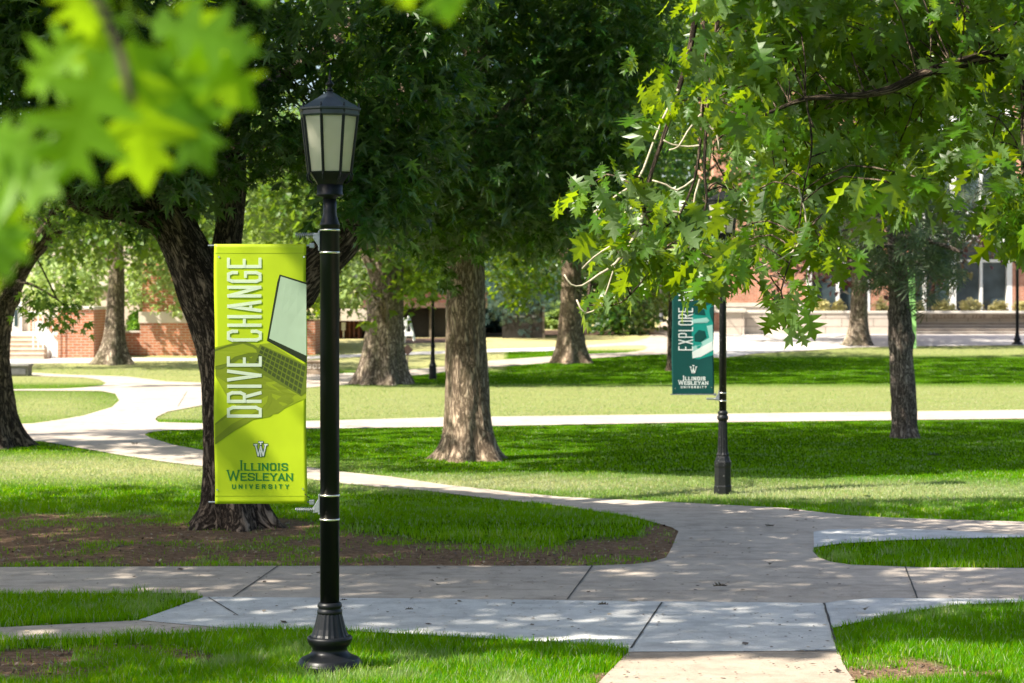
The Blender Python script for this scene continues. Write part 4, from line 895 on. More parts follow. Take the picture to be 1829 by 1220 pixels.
NARROW = {'I': .35, '.': .4, 'L': .85, 'M': 1.25, 'W': 1.35, 'E': .9, 'T': .95}
def segs(pts, t, out, ly):
    n = len(pts)
    for i in range(n - 1):
        a = np.array(pts[i], float); b = np.array(pts[i + 1], float); L_ = np.linalg.norm(b - a)
        if L_ < 1e-9: continue
        d = (b - a) / L_; m = np.array([-d[1], d[0]]) * t / 2; e = d * t * .42
        out.append(([a - e + m, a - e - m, b + e - m, b + e + m], [(0, 1, 2, 3)], ly % 6)); ly += 1
    return ly
def ribbon(pts, t):
    P = np.array(pts, float); n = len(P); out = []
    D = np.diff(P, axis=0); D /= np.linalg.norm(D, axis=1)[:, None] + 1e-9
    for i in range(n):
        a = D[max(i - 1, 0)]; b = D[min(i, n - 2)]; na = np.array([-a[1], a[0]]); nb = np.array([-b[1], b[0]]); m = na + nb
        k = m @ na; m = m / max(k, .45)
        e = np.zeros(2)
        if i == 0: e = -D[0] * t * .5 * (P[0] != P[-1]).any()
        if i == n - 1: e = D[-1] * t * .5 * (P[0] != P[-1]).any()
        out += [P[i] + m * t / 2 + e, P[i] - m * t / 2 + e]
    return out, [(2*i, 2*i+1, 2*i+3, 2*i+2) for i in range(n - 1)]
def text_strokes(s, h, lw, gap, t, caps=None, serif=0):
    """returns list of (2D verts, faces, layer); caps = height of the first letter"""
    x = 0; out = []; ly = 0
    for ci, ch in enumerate(s):
        if ch == ' ': x += lw * .75 + gap; continue
        hh = caps if (caps and (ci == 0)) else h; ww = lw * NARROW.get(ch, 1) * (hh / h) ** .8
        for st in GL[ch]:
            pts = [(x + p[0] * (ww - t) + t / 2, p[1] * (hh - t) + t / 2) for p in st]
            ly = segs(pts, t, out, ly)
            if serif:
                for q in (pts[0], pts[-1]):
                    if q[1] < t or q[1] > hh - t:
                        y = q[1]; v = [(q[0] - serif, y - t * .28), (q[0] + serif, y - t * .28), (q[0] + serif, y + t * .12), (q[0] - serif, y + t * .12)]; ly += 1; out.append((v, [(0, 1, 2, 3)], 6 + ly % 3))
        x += ww + gap
    return out, x - gap

# ================================================================== banners
def banner(key, px0, px1, py0, py1, d, base, dark, txt, first, label, art, glyph, green):
    k = d / F; X0 = (px0 - CX) * k; X1 = (px1 - CX) * k; Z1 = H - (py0 - HY) * k; Z0 = H - (py1 - HY) * k
    root = empty('banner', ((X0 + X1) / 2, d, Z0), label, 'banner', 'campus banners on lamp posts'); u1 = X1 - X0; h1 = Z1 - Z0
    def wav(x, z):
        u = x / u1 + .5; v = z / h1
        return .011 * math.sin(3.1 * v + 1) * math.sin(math.pi * u) + .006 * math.sin(8 * v + 5 * u) * (1 - abs(2 * v - 1)) ** .3 + .012 * max(0, .06 - (1 - v)) * 10 * math.sin(14 * u + 1) * .3 + .01 * max(0, u - .75) * (math.sin(26 * v) * .5)
    def put(name, V2, F2, lay, mat, parent=root, thick=0):
        V = [(x, wav(x, z) - lay, z) for x, z in V2]; me = mesh_np(name, V, [i for f in F2 for i in f], [len(f) for f in F2], False); return link(name, me, mat, parent)
    nu, nv = 26, 70; V = []
    for j in range(nv + 1):
        for i in range(nu + 1):
            x = (i / nu - .5) * u1; z = j / nv * h1; x += .004 * math.sin(7 * z + 1) * (abs(i / nu - .5) * 2) ** 4; V.append((x, wav(x, z), z))
    Fc = [(j * (nu + 1) + i, j * (nu + 1) + i + 1, (j + 1) * (nu + 1) + i + 1, (j + 1) * (nu + 1) + i) for j in range(nv) for i in range(nu)]
    me = mesh_np('cloth', V, [i for f in Fc for i in f], [4] * len(Fc), True); c = link('cloth', me, base, root)
    s = c.modifiers.new('solid', 'SOLIDIFY'); s.thickness = .002; s.offset = -1
    def p2(px, py): return ((px - CX) * k - root.location.x, H - (py - HY) * k - Z0)
    # hems: raised folded sleeves over the rods
    for py in (py0 + (py1 - py0) * .035, py1 - (py1 - py0) * .03):
        a = p2(px0 + 1, py); b = p2(px1 - 1, py); n = 20; V2 = []
        for i in range(n + 1):
            t = i / n; V2 += [(a[0] + (b[0] - a[0]) * t, a[1] - .0016), (a[0] + (b[0] - a[0]) * t, a[1] + .0016)]
        put('hem_seam', V2, [(2*i, 2*i+2, 2*i+3, 2*i+1) for i in range(n)], .0012, dark)
    return root, put, p2
def poly_put(put, name, pts, p2, lay, mat, parent=None, sub=0):
    V2 = [p2(*q) for q in pts]; tr = tessellate_polygon([[Vector((a, b, 0)) for a, b in V2]])
    out = []
    # split big faces so they follow the cloth
    V2 = list(V2); T_ = [tuple(t) for t in tr]
    for _ in range(sub):
        N_ = []
        for t in T_:
            i0 = len(V2); A, B, C = (V2[i] for i in t); V2 += [((A[0]+B[0])/2, (A[1]+B[1])/2), ((B[0]+C[0])/2, (B[1]+C[1])/2), ((C[0]+A[0])/2, (C[1]+A[1])/2)]
            N_ += [(t[0], i0, i0+2), (i0, t[1], i0+1), (i0+2, i0+1, t[2]), (i0, i0+1, i0+2)]
        T_ = N_
    return put(name, V2, T_, lay, mat, *( [parent] if parent else [] ))
LIME = cloth('banner_lime', (.44, .56, .01), (.6, .75, .02), .25); LIMED = cloth('banner_hem', (.33, .42, .01))
OLV = cloth('print_olive', (.27, .35, .012)); OLVD = cloth('print_olive_dark', (.13, .18, .012)); OLVL = cloth('print_lime_light', (.5, .62, .05)); OLVM = cloth('print_olive_mid', (.2, .26, .012))
KEYB = cloth('print_keys', (.05, .075, .012)); SCRN = cloth('print_screen', (.42, .55, .4)); SCRF = cloth('print_laptop_edge', (.02, .03, .012))
WHT = cloth('print_white', (.62, .7, .56)); GRN = cloth('print_green', (.02, .2, .04)); NAVY = cloth('print_navy', (.02, .09, .06))
TEAL = cloth('banner_teal', (.002, .06, .052), (.005, .14, .12), .12); TEALD = cloth('print_teal_dark', (.003, .07, .06)); TEALM = cloth('print_teal_mid', (.01, .3, .24)); TEALL = cloth('print_teal_light', (.35, .62, .56)); WHT2 = cloth('print_white_bright', (.8, .84, .8))
def draw_text(put, name, strokes, mp, lay, mat):
    V = []; Fc = []
    for l in range(8):
        pass
    for v, f, ly in strokes:
        o = len(V); V += [(mp(*q), lay + ly * .00012) for q in v]; Fc += [tuple(i + o for i in g) for g in f]
    k = {}
    V2 = [a for a, _ in V]; lays = [b for _, b in V]
    ob = put(name, V2, Fc, 0, mat)
    for vv, l in zip(ob.data.vertices, lays): vv.co.y -= l
    return ob
def emblem(put, p2, cx, cy, s, mat_in, mat_out):
    def q(x, y): return p2(cx + x * s, cy - y * s)
    def lines(t): 
        out = []; ly = 0
        for st in ([(-9,8),(-4.5,-11),(0,5),(4.5,-11),(9,8)], [(0,13),(0,9)], [(-11.5,8.5),(-7,8.5)], [(7,8.5),(11.5,8.5)], [(-3,13),(3,13)], [(0,-3),(0,-12)]): ly = segs(st, t, out, ly)
        return out
    if mat_out: draw_text(put, 'emblem_outline', lines(4.6), q, .0018, mat_out)
    draw_text(put, 'emblem', lines(2.4), q, .0036, mat_in)
d1 = 12.105
bn, put, p2 = banner('a', 383, 547.5, 436, 900, d1, LIME, LIMED, None, None, 'lime green banner lettered DRIVE CHANGE on the nearest black lamp post', None, None, None)
cr = lambda x, y: (x / 2.905, 400 + y / 2.905)
poly_put(put, 'desk_shape', [cr(*q) for q in ((1116,640),(1220,615),(1330,625),(1400,618),(1588,735),(1588,905),(1420,985),(1300,1010),(1180,900),(1118,790))], p2, .0008, OLV, sub=2)
poly_put(put, 'desk_shadow', [cr(*q) for q in ((1118,745),(1240,735),(1330,750),(1560,892),(1440,985),(1380,990),(1230,860),(1118,785))], p2, .0013, OLVM, sub=2)
poly_put(put, 'hand_print', [cr(*q) for q in ((1116,650),(1180,628),(1262,605),(1318,628),(1372,668),(1390,694),(1372,706),(1330,684),(1290,690),(1330,712),(1300,716),(1240,700),(1196,730),(1150,752),(1116,755))], p2, .0019, OLVD, sub=1)
poly_put(put, 'hand_print', [cr(*q) for q in ((1116,662),(1180,640),(1262,622),(1310,640),(1350,668),(1290,670),(1220,688),(1170,725),(1116,738))], p2, .0024, OLV, sub=1)
poly_put(put, 'arm_print', [cr(*q) for q in ((1116,1145),(1116,1035),(1190,975),(1262,930),(1330,900),(1372,868),(1398,862),(1410,884),(1408,925),(1380,965),(1418,985),(1400,1000),(1310,1015),(1215,1075))], p2, .0019, OLVM, sub=2)
poly_put(put, 'arm_print', [cr(*q) for q in ((1116,1110),(1116,1045),(1200,985),(1290,945),(1370,900),(1392,890),(1385,925),(1350,965),(1290,995),(1200,1040))], p2, .0024, OLV, sub=2)
poly_put(put, 'laptop_screen', [cr(*q) for q in ((1452,262),(1590,304),(1590,722),(1384,606),(1440,300))], p2, .0019, SCRF, sub=2)
poly_put(put, 'laptop_screen', [cr(*q) for q in ((1458,272),(1590,314),(1590,684),(1396,594),(1450,310))], p2, .0025, SCRN, sub=2)
TL, TR, BR, BL = (1356,632), (1589,738), (1560,892), (1318,730)
poly_put(put, 'keyboard', [cr(*q) for q in ((1350,626),(1589,732),(1589,872),(1562,894),(1280,735))], p2, .0025, OLVD, sub=2)
V2 = []; F2 = []
def bl(u, v):
    a = [TL[i] + (TR[i] - TL[i]) * u for i in (0, 1)]; b = [BL[i] + (BR[i] - BL[i]) * u for i in (0, 1)]; return [a[i] + (b[i] - a[i]) * v for i in (0, 1)]
for r_i in range(5):
    for c_i in range(11):
        u0, u1_, v0, v1_ = (c_i + .1) / 11, (c_i + .88) / 11, (r_i + .1) / 5, (r_i + .85) / 5; o = len(V2)
        V2 += [p2(*cr(*bl(u, v))) for u, v in ((u0, v0), (u1_, v0), (u1_, v1_), (u0, v1_))]; F2.append((o, o + 1, o + 2, o + 3))
kk = put('keyboard_keys', V2, F2, .0031, KEYB)
# dividing pale lines between keys are the plate in between: make it lighter olive
kk.parent.children
st, wd = text_strokes('DRIVE CHANGE', 62, 19.3, 4.6, 5.3)
sc = 286 / wd
ws = text_strokes('DRIVE', 62, 19.3, 4.6, 5.3)[1] + 4
for sel in (True, False): draw_text(put, 'slogan_word', [q for q in st if (q[0][0][0] < ws) == sel], lambda x, y: p2(467.5 - y, 746 - x * sc), .0036, WHT)
emblem(put, p2, 465.5, 803, 1.0, WHT2, NAVY)
for word, y0, h, caps, x0, lw, gap in (('ILLINOIS', 841, 14, 19, 428, 9.2, 2.1), ('WESLEYAN', 859, 14, 20, 405, 11.0, 1.6)):
    st, wd = text_strokes(word, h, lw, gap, 2.2, caps, 2.6); sc2 = (514 - 428 if word[0] == 'I' else 523 - 405) / wd
    draw_text(put, 'lettering', st, lambda x, y, y0=y0, x0=x0, s=sc2: p2(x0 + x * s, y0 - y), .0018, GRN)
st, wd = text_strokes('UNIVERSITY', 8.4, 6.2, 4.2, 1.7); draw_text(put, 'lettering', st, lambda x, y: p2(414 + x * 102 / wd, 873.5 - y), .0018, GRN)
for gx, gy in ((391, 459), (543, 459), (388, 875), (541, 873)):
    a = p2(gx, gy); V2 = [(a[0] + .006 * math.cos(t), a[1] + .006 * math.sin(t)) for t in np.linspace(0, 6.28, 10)[:-1]]; put('grommet', V2, [tuple(range(9))], .004, STEEL)
# second banner
d2 = 23.2
bn2, put, p2 = banner('b', 1200, 1275, 486, 705, d2, TEAL, TEALD, None, None, 'dark teal banner lettered EXPLORE MORE half hidden by oak leaves', None, None, None)
cc = lambda x, y: (1140 + x * .467, 330 + y * .467)
poly_put(put, 'book_print', [cc(*q) for q in ((204,500),(236,470),(286,455),(286,652),(232,668),(206,664))], p2, .0012, TEALM, sub=1)
poly_put(put, 'book_print', [cc(*q) for q in ((206,640),(284,598),(286,632),(240,658),(208,664))], p2, .0024, WHT2, sub=1)
poly_put(put, 'book_print', [cc(*q) for q in ((206,622),(272,585),(262,540),(284,535),(286,600),(208,645))], p2, .0019, TEALL, sub=1)
poly_put(put, 'book_print', [cc(*q) for q in ((204,515),(262,508),(272,520),(264,528),(206,530))], p2, .0024, TEALL)
poly_put(put, 'book_print', [cc(*q) for q in ((214,575),(232,555),(256,560),(262,585),(240,602),(216,600))], p2, .0024, TEALD)
poly_put(put, 'book_print', [cc(*q) for q in ((234,390),(250,385),(250,480),(236,490))], p2, .0019, TEALL)
poly_put(put, 'book_print', [cc(*q) for q in ((222,470),(252,476),(258,500),(214,496))], p2, .0024, TEALD)
st, wd = text_strokes('EXPLORE MORE', 26.5, 8.6, 2.9, 2.1); ws = text_strokes('EXPLORE', 26.5, 8.6, 2.9, 2.1)[1] + 2
for sel in (True, False): draw_text(put, 'slogan_word', [q for q in st if (q[0][0][0] < ws) == sel], lambda x, y, wd=wd: p2(1238 - y, 626 - x * 134 / wd), .0036, WHT2)
emblem(put, p2, 1238.5, 660, .55, WHT2, None)
for word, y0, h, caps, x0, x1, lw, gap in (('ILLINOIS', 679.5, 6.6, 8.6, 1220, 1260, 4.2, 1.1), ('WESLEYAN', 687.5, 6.6, 8.8, 1211.5, 1265, 5.2, .8)):
    st, wd = text_strokes(word, h, lw, gap, 1.25, caps, 1.2); draw_text(put, 'lettering', st, lambda x, y, y0=y0, x0=x0, s=(x1 - x0) / wd: p2(x0 + x * s, y0 - y), .0018, WHT2)
st, wd = text_strokes('UNIVERSITY', 4, 3, 1.8, .95); draw_text(put, 'lettering', st, lambda x, y: p2(1216 + x * 46 / wd, 693.5 - y), .0018, WHT2)
for gx, gy in ((1206, 694), (1271, 692)):
    a = p2(gx, gy); V2 = [(a[0] + .006 * math.cos(t), a[1] + .006 * math.sin(t)) for t in np.linspace(0, 6.28, 10)[:-1]]; put('grommet', V2, [tuple(range(9))], .004, STEEL)

# ================================================================== street lamps
U = d1 / F   # one photo pixel at the nearest lamp, in metres
def zz(y): return (1200 - y) * U
def lantern(root, s, z0, rot, mfr, kind='a'):
    """z0: z where the lantern's neck begins (y=353 on the near lamp), s: scale"""
    def z(y): return z0 + (353 - y) * U * s
    def r(p): return p * U * s
    MB().lathe([(r(12), z(356)), (r(12.5), z(352)), (r(24), z(350)), (r(24.5), z(347)), (r(23), z(345)), (r(23), z(330))], n=24).build('lantern_neck', mfr, root, True)
    fr = MB(); fr.lathe([(r(23), z(331)), (r(28), z(322)), (r(37), z(310)), (r(38), z(306)), (r(36), z(306))], n=8, rot=rot); fo = fr.build('lantern_frame', mfr, root)
    rb = r(38.5); rt = r(52); zb = z(307); zt = z(206)
    for i in range(8):
        a = 2 * math.pi * i / 8 + rot; b = a + math.pi / 4; d = lambda t, q, zq: (q * math.sin(t), -q * math.cos(t), zq)
        m = MB(); m.tube([d(a, rb + r(1), zb - r(2)), d(a, rt + r(1), zt + r(8)), d(a, rt + r(1.5), zt + r(20))], [r(2.6), r(2.8), r(1.2)], 6)
        m.tube([d(a, rb - r(6), zb - r(20)), d(a, rb + r(2), zb - r(14)), d(a, rb + r(4), zb - r(6)), d(a, rb + r(1), zb)], [r(1.2), r(1.8), r(1.6), r(1.6)], 6); m.build('rib', mfr, root)
        m = MB(); k0 = .985; V = [d(a, rb * k0, zb), d(b, rb * k0, zb), d(b, rt * k0, zt), d(a, rt * k0, zt)]; V2 = [(x * .985, y * .985, q) for x, y, q in V]
        m.add(V + V2, [(0, 1, 2, 3), (7, 6, 5, 4), (0, 4, 5, 1), (1, 5, 6, 2), (2, 6, 7, 3), (3, 7, 4, 0)]); m.build('glass_pane', FROST, root)
    m = MB(); m.lathe([(rt + r(1), zt - r(3)), (rt + r(3), zt), (rt + r(3), zt + r(7)), (rt + r(6), zt + r(9)), (rt + r(6), zt + r(12)), (rt + r(2), zt + r(14)), (r(26), zt + r(30)), (r(6), zt + r(42)), (r(5), zt + r(44))], n=8, rot=rot)
    rf = m.build('lantern_roof', ROOFM if kind == 'a' else mfr, root)
    MB().lathe([(r(4), zt + r(43)), (r(8), zt + r(45)), (r(4), zt + r(48)), (r(3), zt + r(50)), (r(7), zt + r(54)), (r(7.5), zt + r(57)), (r(4), zt + r(61)), (r(2), zt + r(64)), (r(3), zt + r(67)), (r(1.2), zt + r(72)), (r(.7), zt + r(78)), (r(.2), zt + r(84))], n=12).build('finial', mfr, rf, True)
    MB().lathe([(r(5), zb + r(2)), (r(6), zb + r(30)), (r(9), zb + r(36)), (r(10), zb + r(70)), (r(7), zb + r(82)), (r(2), zb + r(88))], n=14).build('bulb', BULB, root, True)
ROOFM = simple('roof_paint', (.03, .038, .05), .38, .1, .25, 12); BULB = simple('bulb_glass', (.7, .68, .6), .3, var=.05)
def lamp_a(root, mat, mfr, worn=False, detail=True, n=40):
    K = U
    MB().lathe([(K*56, -.06), (K*58, 0), (K*58.5, zz(1186)), (K*57, zz(1183)), (K*55, zz(1182)), (K*54, zz(1178)), (K*50, zz(1175)), (K*42, zz(1172)), (K*36, zz(1168)), (K*33, zz(1165)), (K*31, zz(1160)), (K*32, zz(1156)), (K*37, zz(1151)), (K*39.5, zz(1146)), (K*40.5, zz(1141)), (K*40, zz(1138)), (K*36, zz(1136))], n=n).build('base', mat, root, True)
    MB().lathe([(K*35, zz(1137)), (K*32, zz(1132)), (K*28.5, zz(1122)), (K*26, zz(1112)), (K*24, zz(1104)), (K*22, zz(1096))], n=40, flute=.035).build('fluted_bell', mat, root, False)
    MB().lathe([(K*21.5, zz(1097)), (K*22.5, zz(1094)), (K*22.5, zz(1090)), (K*20.5, zz(1088)), (K*20.5, zz(1086)), (K*22, zz(1084)), (K*22, zz(1080)), (K*19.5, zz(1077)), (K*18, zz(1076))], n=n).build('collar', mat, root, True)
    MB().lathe([(K*17.2, zz(1077)), (K*17.2, zz(404)), (K*18, zz(403)), (K*18, zz(400)), (K*16, zz(396)), (K*12.6, zz(384)), (K*12.2, zz(378)), (K*12, zz(354))], n=n).build('pole', mat, root, True)
    lantern(root, 1.0, zz(353), math.radians(-11.5), mfr)
lamp = local(empty('street_lamp', tuple(G(589, 1199)), 'nearest black street lamp carrying the lime banner, with clear frosted lantern', 'street lamp'))
lamp_a(lamp, BLACK, BLACK)
for y in (411, 451, 885, 928): MB().lathe([(U*17.4, zz(y) - .006), (U*18.3, zz(y) - .006), (U*18.3, zz(y) + .006), (U*17.4, zz(y) + .006)], n=32).build('steel_band', STEEL, lamp, True)
def arm(root, U_, xr, z, flip, x_end, rod_z):
    """cast bracket with a spring on the pole's left side, and the rod through the banner sleeve"""
    m = MB(); m.add([(xr, -.02, z + .05), (xr, .02, z + .05), (xr, .02, z - .05), (xr, -.02, z - .05), (xr - .045, -.012, z + .035 * flip + .012), (xr - .045, .012, z + .035 * flip + .012), (xr - .045, .012, z + .035 * flip - .02), (xr - .045, -.012, z + .035 * flip - .02)],
          [(0, 1, 2, 3), (4, 7, 6, 5), (0, 4, 5, 1), (1, 5, 6, 2), (2, 6, 7, 3), (3, 7, 4, 0)])
    m.box((xr - .004, 0, z), (.012, .055, .125)); m.box((xr - .05, 0, rod_z), (.03, .03, .03)); b = m.build('bracket', METAL, root, bevel=.003)
    P = [(xr - .03 - t * .12, .014 * math.cos(t * 60), z - .035 * flip * -1 + .014 * math.sin(t * 60)) for t in np.linspace(0, 1, 90)]
    MB().tube(P, .0028, 5).build('spring', METAL, b, True); MB().tube([(xr, 0, z + .035 * flip), (xr - .155, 0, z + .035 * flip)], .004, 6).build('bolt', METAL, b)
    MB().tube([(xr - .04, .004, rod_z), (x_end, .004, rod_z)], .0055, 8).build('banner_rod', METAL, root)
arm(lamp, U, -U*17.2, zz(430), 1, (371 - 589) * U, zz(438.5)); arm(lamp, U, -U*17.2, zz(901), -1, (372 - 589) * U, zz(897.5))
for x0, y0, x1, y1 in ((541, 459, 552, 450), (540, 874, 553, 890)):
    MB().tube([((x0 - 589) * U, -.008, zz(y0)), ((x0 + x1) / 2 * U - 589 * U, -.02, zz((y0 + y1) / 2 + 2)), ((x1 - 589) * U, 0, zz(y1))], .003, 5).build('tie', DARKW, lamp)
def lamp_b(foot, s, mat, label, hi_z, arms=None, detail=True):
    """octagonal pedestal, fluted shaft, round pole; s = size of a photo pixel there"""
    r0 = local(empty('street_lamp', foot, label, 'street lamp')); z = lambda y: (882 - y) * s
    MB().lathe([(s*16, -.05), (s*16.5, 0), (s*16.5, z(868)), (s*15.5, z(866)), (s*15, z(835)), (s*15.8, z(832)), (s*15.8, z(825)), (s*14, z(822)), (s*12.5, z(817)), (s*11, z(814))], n=8, rot=math.radians(10)).build('pedestal', mat, r0)
    MB().lathe([(s*11, z(815)), (s*11.5, z(812)), (s*9.8, z(808)), (s*9, z(800)), (s*7.6, z(750))], n=28, flute=.12).build('fluted_shaft', mat, r0)
    MB().lathe([(s*8, z(751)), (s*10, z(748)), (s*10.2, z(744)), (s*8.2, z(742)), (s*8.2, z(740)), (s*9.6, z(738)), (s*8, z(735)), (s*6.5, z(733))], n=20).build('collar', mat, r0, True)
    MB().lathe([(s*6.6, z(734)), (s*6.2, z(480)), (s*6, z(452)), (s*7.5, z(450)), (s*6, z(446)), (s*4.6, z(440))], n=20).build('pole', mat, r0, True)
    lantern(r0, .52 * s / U, z(440), .15, mat, 'b'); return r0
s2 = d2 / F
lb = lamp_b(tuple(G(1291, 882)), s2, BLACKW, 'worn black fluted lamp post with octagonal base holding the teal banner', 0)
for y in (702, 716): MB().lathe([(s2*6.6, (882 - y) * s2 - .006), (s2*7.2, (882 - y) * s2 - .006), (s2*7.2, (882 - y) * s2 + .006), (s2*6.6, (882 - y) * s2 + .006)], n=20).build('steel_band', STEEL, lb, True)
arm(lb, s2, -s2*6.4, (882 - 707) * s2, -1, (1197 - 1291) * s2, (882 - 704.6) * s2); arm(lb, s2, -s2*6.4, (882 - 486) * s2, 1, (1197 - 1291) * s2, (882 - 487) * s2)
d3 = float(G(773, 676).y); lamp_b(tuple(G(773, 677)), d3 / F * .43, BLACK, 'slim black fluted lamp between the old oak and the centre oak', 0)
def copy_tree(o, parent=None):
    c = o.copy(); COL.objects.link(c); c.parent = parent
    for ch in list(o.children): copy_tree(ch, c)
    return c
proto = local(empty('street_lamp', tuple(G(1817, 616)), 'black lamp standing on the plaza lawn edge near the right picture edge', 'street lamp', 'flared base lamps far across the lawns')); lamp_a(proto, BLACK, BLACK, n=20); proto.scale = (1.12,) * 3
for px, py, dd, lab, m in ((1130, 597, 92.8, 'weathered grey lamp with flared base at the bend of the far path, left of two', GREYP), (1181, 575, 111, 'farthest grey lamp with flared base on the rise beyond the bend', GREYP)):
    c = copy_tree(proto); c.location = ((px - CX) / F * dd, dd, float(gz(dd))); c['label'] = lab; c.scale = (1.2,) * 3
    for ch in c.children:
        if ch.name.split('.')[0] not in ('glass_pane', 'bulb'):
            ch.data = ch.data.copy(); ch.data.materials.clear(); ch.data.materials.append(m)

# ================================================================== right: campus building, terrace wall, steps, shrubs
def hz(py, d): return H - (py - HY) / F * d
def hx(px, d): return (px - CX) / F * d
DB = 97.0; zg = float(gz(92.3))
bd = empty('campus_building', (hx(1560, DB), DB, float(gz(DB))), 'red brick campus building with tall white framed windows behind the stone terrace', 'building')
zt = 17.0; zb0 = hz(556, DB)
def wallseg(x0, x1, z0, z1, mat=BRICKP, name='wall', dy=0): return MB().box2((hx(x0, DB), DB + dy, z0), (hx(x1, DB), DB + .4, z1)).build(name, mat, bd)
m = MB(); 
for x0, x1 in ((1275, 1441), (1556, 1624), (1806, 2100)): m.box2((hx(x0, DB), DB, float(gz(DB)) - .3), (hx(x1, DB), DB + 12, zt))
m.box2((hx(1441, DB), DB + .002, hz(380, DB)), (hx(1556, DB), DB + 12, zt)); m.box2((hx(1441, DB), DB + .003, .3), (hx(1556, DB), DB + 12, hz(557, DB))); m.box2((hx(1624, DB), DB + .003, .3), (hx(1806, DB), DB + 12, hz(557, DB)))
m.box2((hx(1624, DB), DB + .003, hz(170, DB)), (hx(1806, DB), DB + 12, zt)); m.build('wall', BRICKP, bd)
MB().box2((hx(1275, DB), DB - .12, hz(548, DB)), (hx(1441, DB), DB - .004, hz(541, DB))).build('stone_course', STONEP, bd)
MB().box2((hx(1275, DB), DB - .06, hz(558, DB)), (hx(1441, DB), DB - .005, hz(548, DB))).build('stone_course', STONEP, bd)
for (x0, x1, ytop, mull, trans) in ((1441, 1556, 380, (1445, 1497, 1552), (470,)), (1624, 1806, 170, (1627, 1652, 1703, 1753, 1803), (466, 380, 300, 232))):
    wo = MB().box2((hx(x0, DB), DB + .25, hz(557, DB)), (hx(x1, DB), DB + .3, hz(ytop, DB))).build('window', GLASSD, bd)
    m = MB()
    for i, q in enumerate(mull):
        wd_ = .26 if q in (1703, 1803, 1445) else .13; m.box2((hx(q, DB) - wd_ / 2, DB + .02 - (.03 if wd_ > .2 else 0), hz(557, DB)), (hx(q, DB) + wd_ / 2, DB + .24, hz(ytop, DB)))
    for q in trans: m.box2((hx(x0, DB), DB + .05, hz(q, DB) - .07), (hx(x1, DB), DB + .24, hz(q, DB) + .07))
    m.build('frame', WHITE, wo)
    m = MB(); rr_ = random.Random(x0)
    for j in range(14):
        q = rr_.uniform(x0 + 4, x1 - 4); wdd = rr_.uniform(.03, .3); h0 = rr_.uniform(460, 540); m.box2((hx(q, DB), DB + .9, hz(557, DB)), (hx(q, DB) + wdd, DB + .95, hz(h0 - 60, DB)))
MB().box2((hx(1640, DB), DB - .9, hz(432, DB)), (hx(1829, DB), DB + .02, hz(418, DB))).build('canopy_slab', WHITE, bd)
# terrace
DT = 92.3; tw_ = empty('terrace_wall', (hx(1560, DT), DT, zg), 'low pale stone terrace wall with a carved inscription and end pier', 'wall')
MB().box2((hx(1325, DT), DT, zg - .3), (hx(1622, DT), DT + .6, hz(560, DT))).build('stone_face', STONE, tw_)
MB().box2((hx(1622, DT), DT + 1.25, zg - .3), (hx(2150, DT), DT + 1.85, hz(560, DT))).build('stone_face', STONE, tw_)
MB().box2((hx(1324, DT), DT - .05, hz(560, DT) + .002), (hx(2150, DT), DT + 1.95, hz(555.5, DT))).build('coping', STONEP, tw_, bevel=.02)
MB().box2((hx(1290, DT), DT - .5, zg - .3), (hx(1327, DT), DT + .7, hz(558, DT))).build('pier', STONE, tw_)
MB().box2((hx(1287, DT), DT - .62, hz(558, DT) + .002), (hx(1330, DT), DT + .8, hz(551, DT))).build('coping', STONEP, tw_, bevel=.02)
INSC = simple('inscription_shadow', (.26, .2, .16), .9)
st, wd = text_strokes('DAVID AND ROZANNE P. KEMP COMMENCEMENT PLAZA', .2, .16, .07, .034, None, .05) if False else text_strokes('AND  ROZANNE  P. KEMP  COMMENCEMENT', .2, .165, .075, .036, None, .045)
V = []; Fc = []
for v, f, ly in st:
    o = len(V); V += [(hx(1636, DT + 1.25) + q[0] * (hx(1850, DT + 1.25) - hx(1636, DT + 1.25)) / wd, DT + 1.246 - ly * .0006, hz(569.5, DT + 1.2) + q[1]) for q in v]; Fc += [tuple(i + o for i in g) for g in f]
mb = MB(); mb.add(V, Fc); mb.build('inscription', INSC, tw_)
stp = empty('terrace_steps', (hx(1800, DT), DT, zg), 'wide grey stone steps below the inscribed terrace wall', 'steps')
for i in range(4):
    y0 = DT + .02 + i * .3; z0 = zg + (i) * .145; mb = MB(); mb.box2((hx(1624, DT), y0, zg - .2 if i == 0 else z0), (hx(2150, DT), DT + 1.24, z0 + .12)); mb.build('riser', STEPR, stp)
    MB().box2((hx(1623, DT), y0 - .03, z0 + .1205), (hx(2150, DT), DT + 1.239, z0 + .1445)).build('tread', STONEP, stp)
def bush(name, label, c, rad, mat, n, ls, group=None, cat='shrub', kind='simple', seed=0):
    o = empty(name, c, label, cat, group); rg = np.random.default_rng(seed); Lf = Leaves(seed)
    P = nrm(rg.normal(0, 1, (n, 3))) * (rg.random((n, 1)) ** .4) * np.array(rad); P[:, 2] = np.abs(P[:, 2]) * .95 + .02; P *= (.75 + .5 * vnoise(P * 3.5, seed))[:, None]
    Lf.spray(P + np.array(c), 8, ls, .12, .1, .8); Lf.build('foliage', kind, mat, o)
    mb = MB(); 
    for i in range(7):
        a = rg.uniform(0, 6.28); mb.tube([tuple(c), tuple(np.array(c) + [math.cos(a) * rad[0] * .3, math.sin(a) * rad[1] * .3, rad[2] * .4]), tuple(np.array(c) + [math.cos(a) * rad[0] * .6, math.sin(a) * rad[1] * .6, rad[2] * .75])], [.02, .015, .008], 5)
    mb.build('stem', TIMBER, o); return o
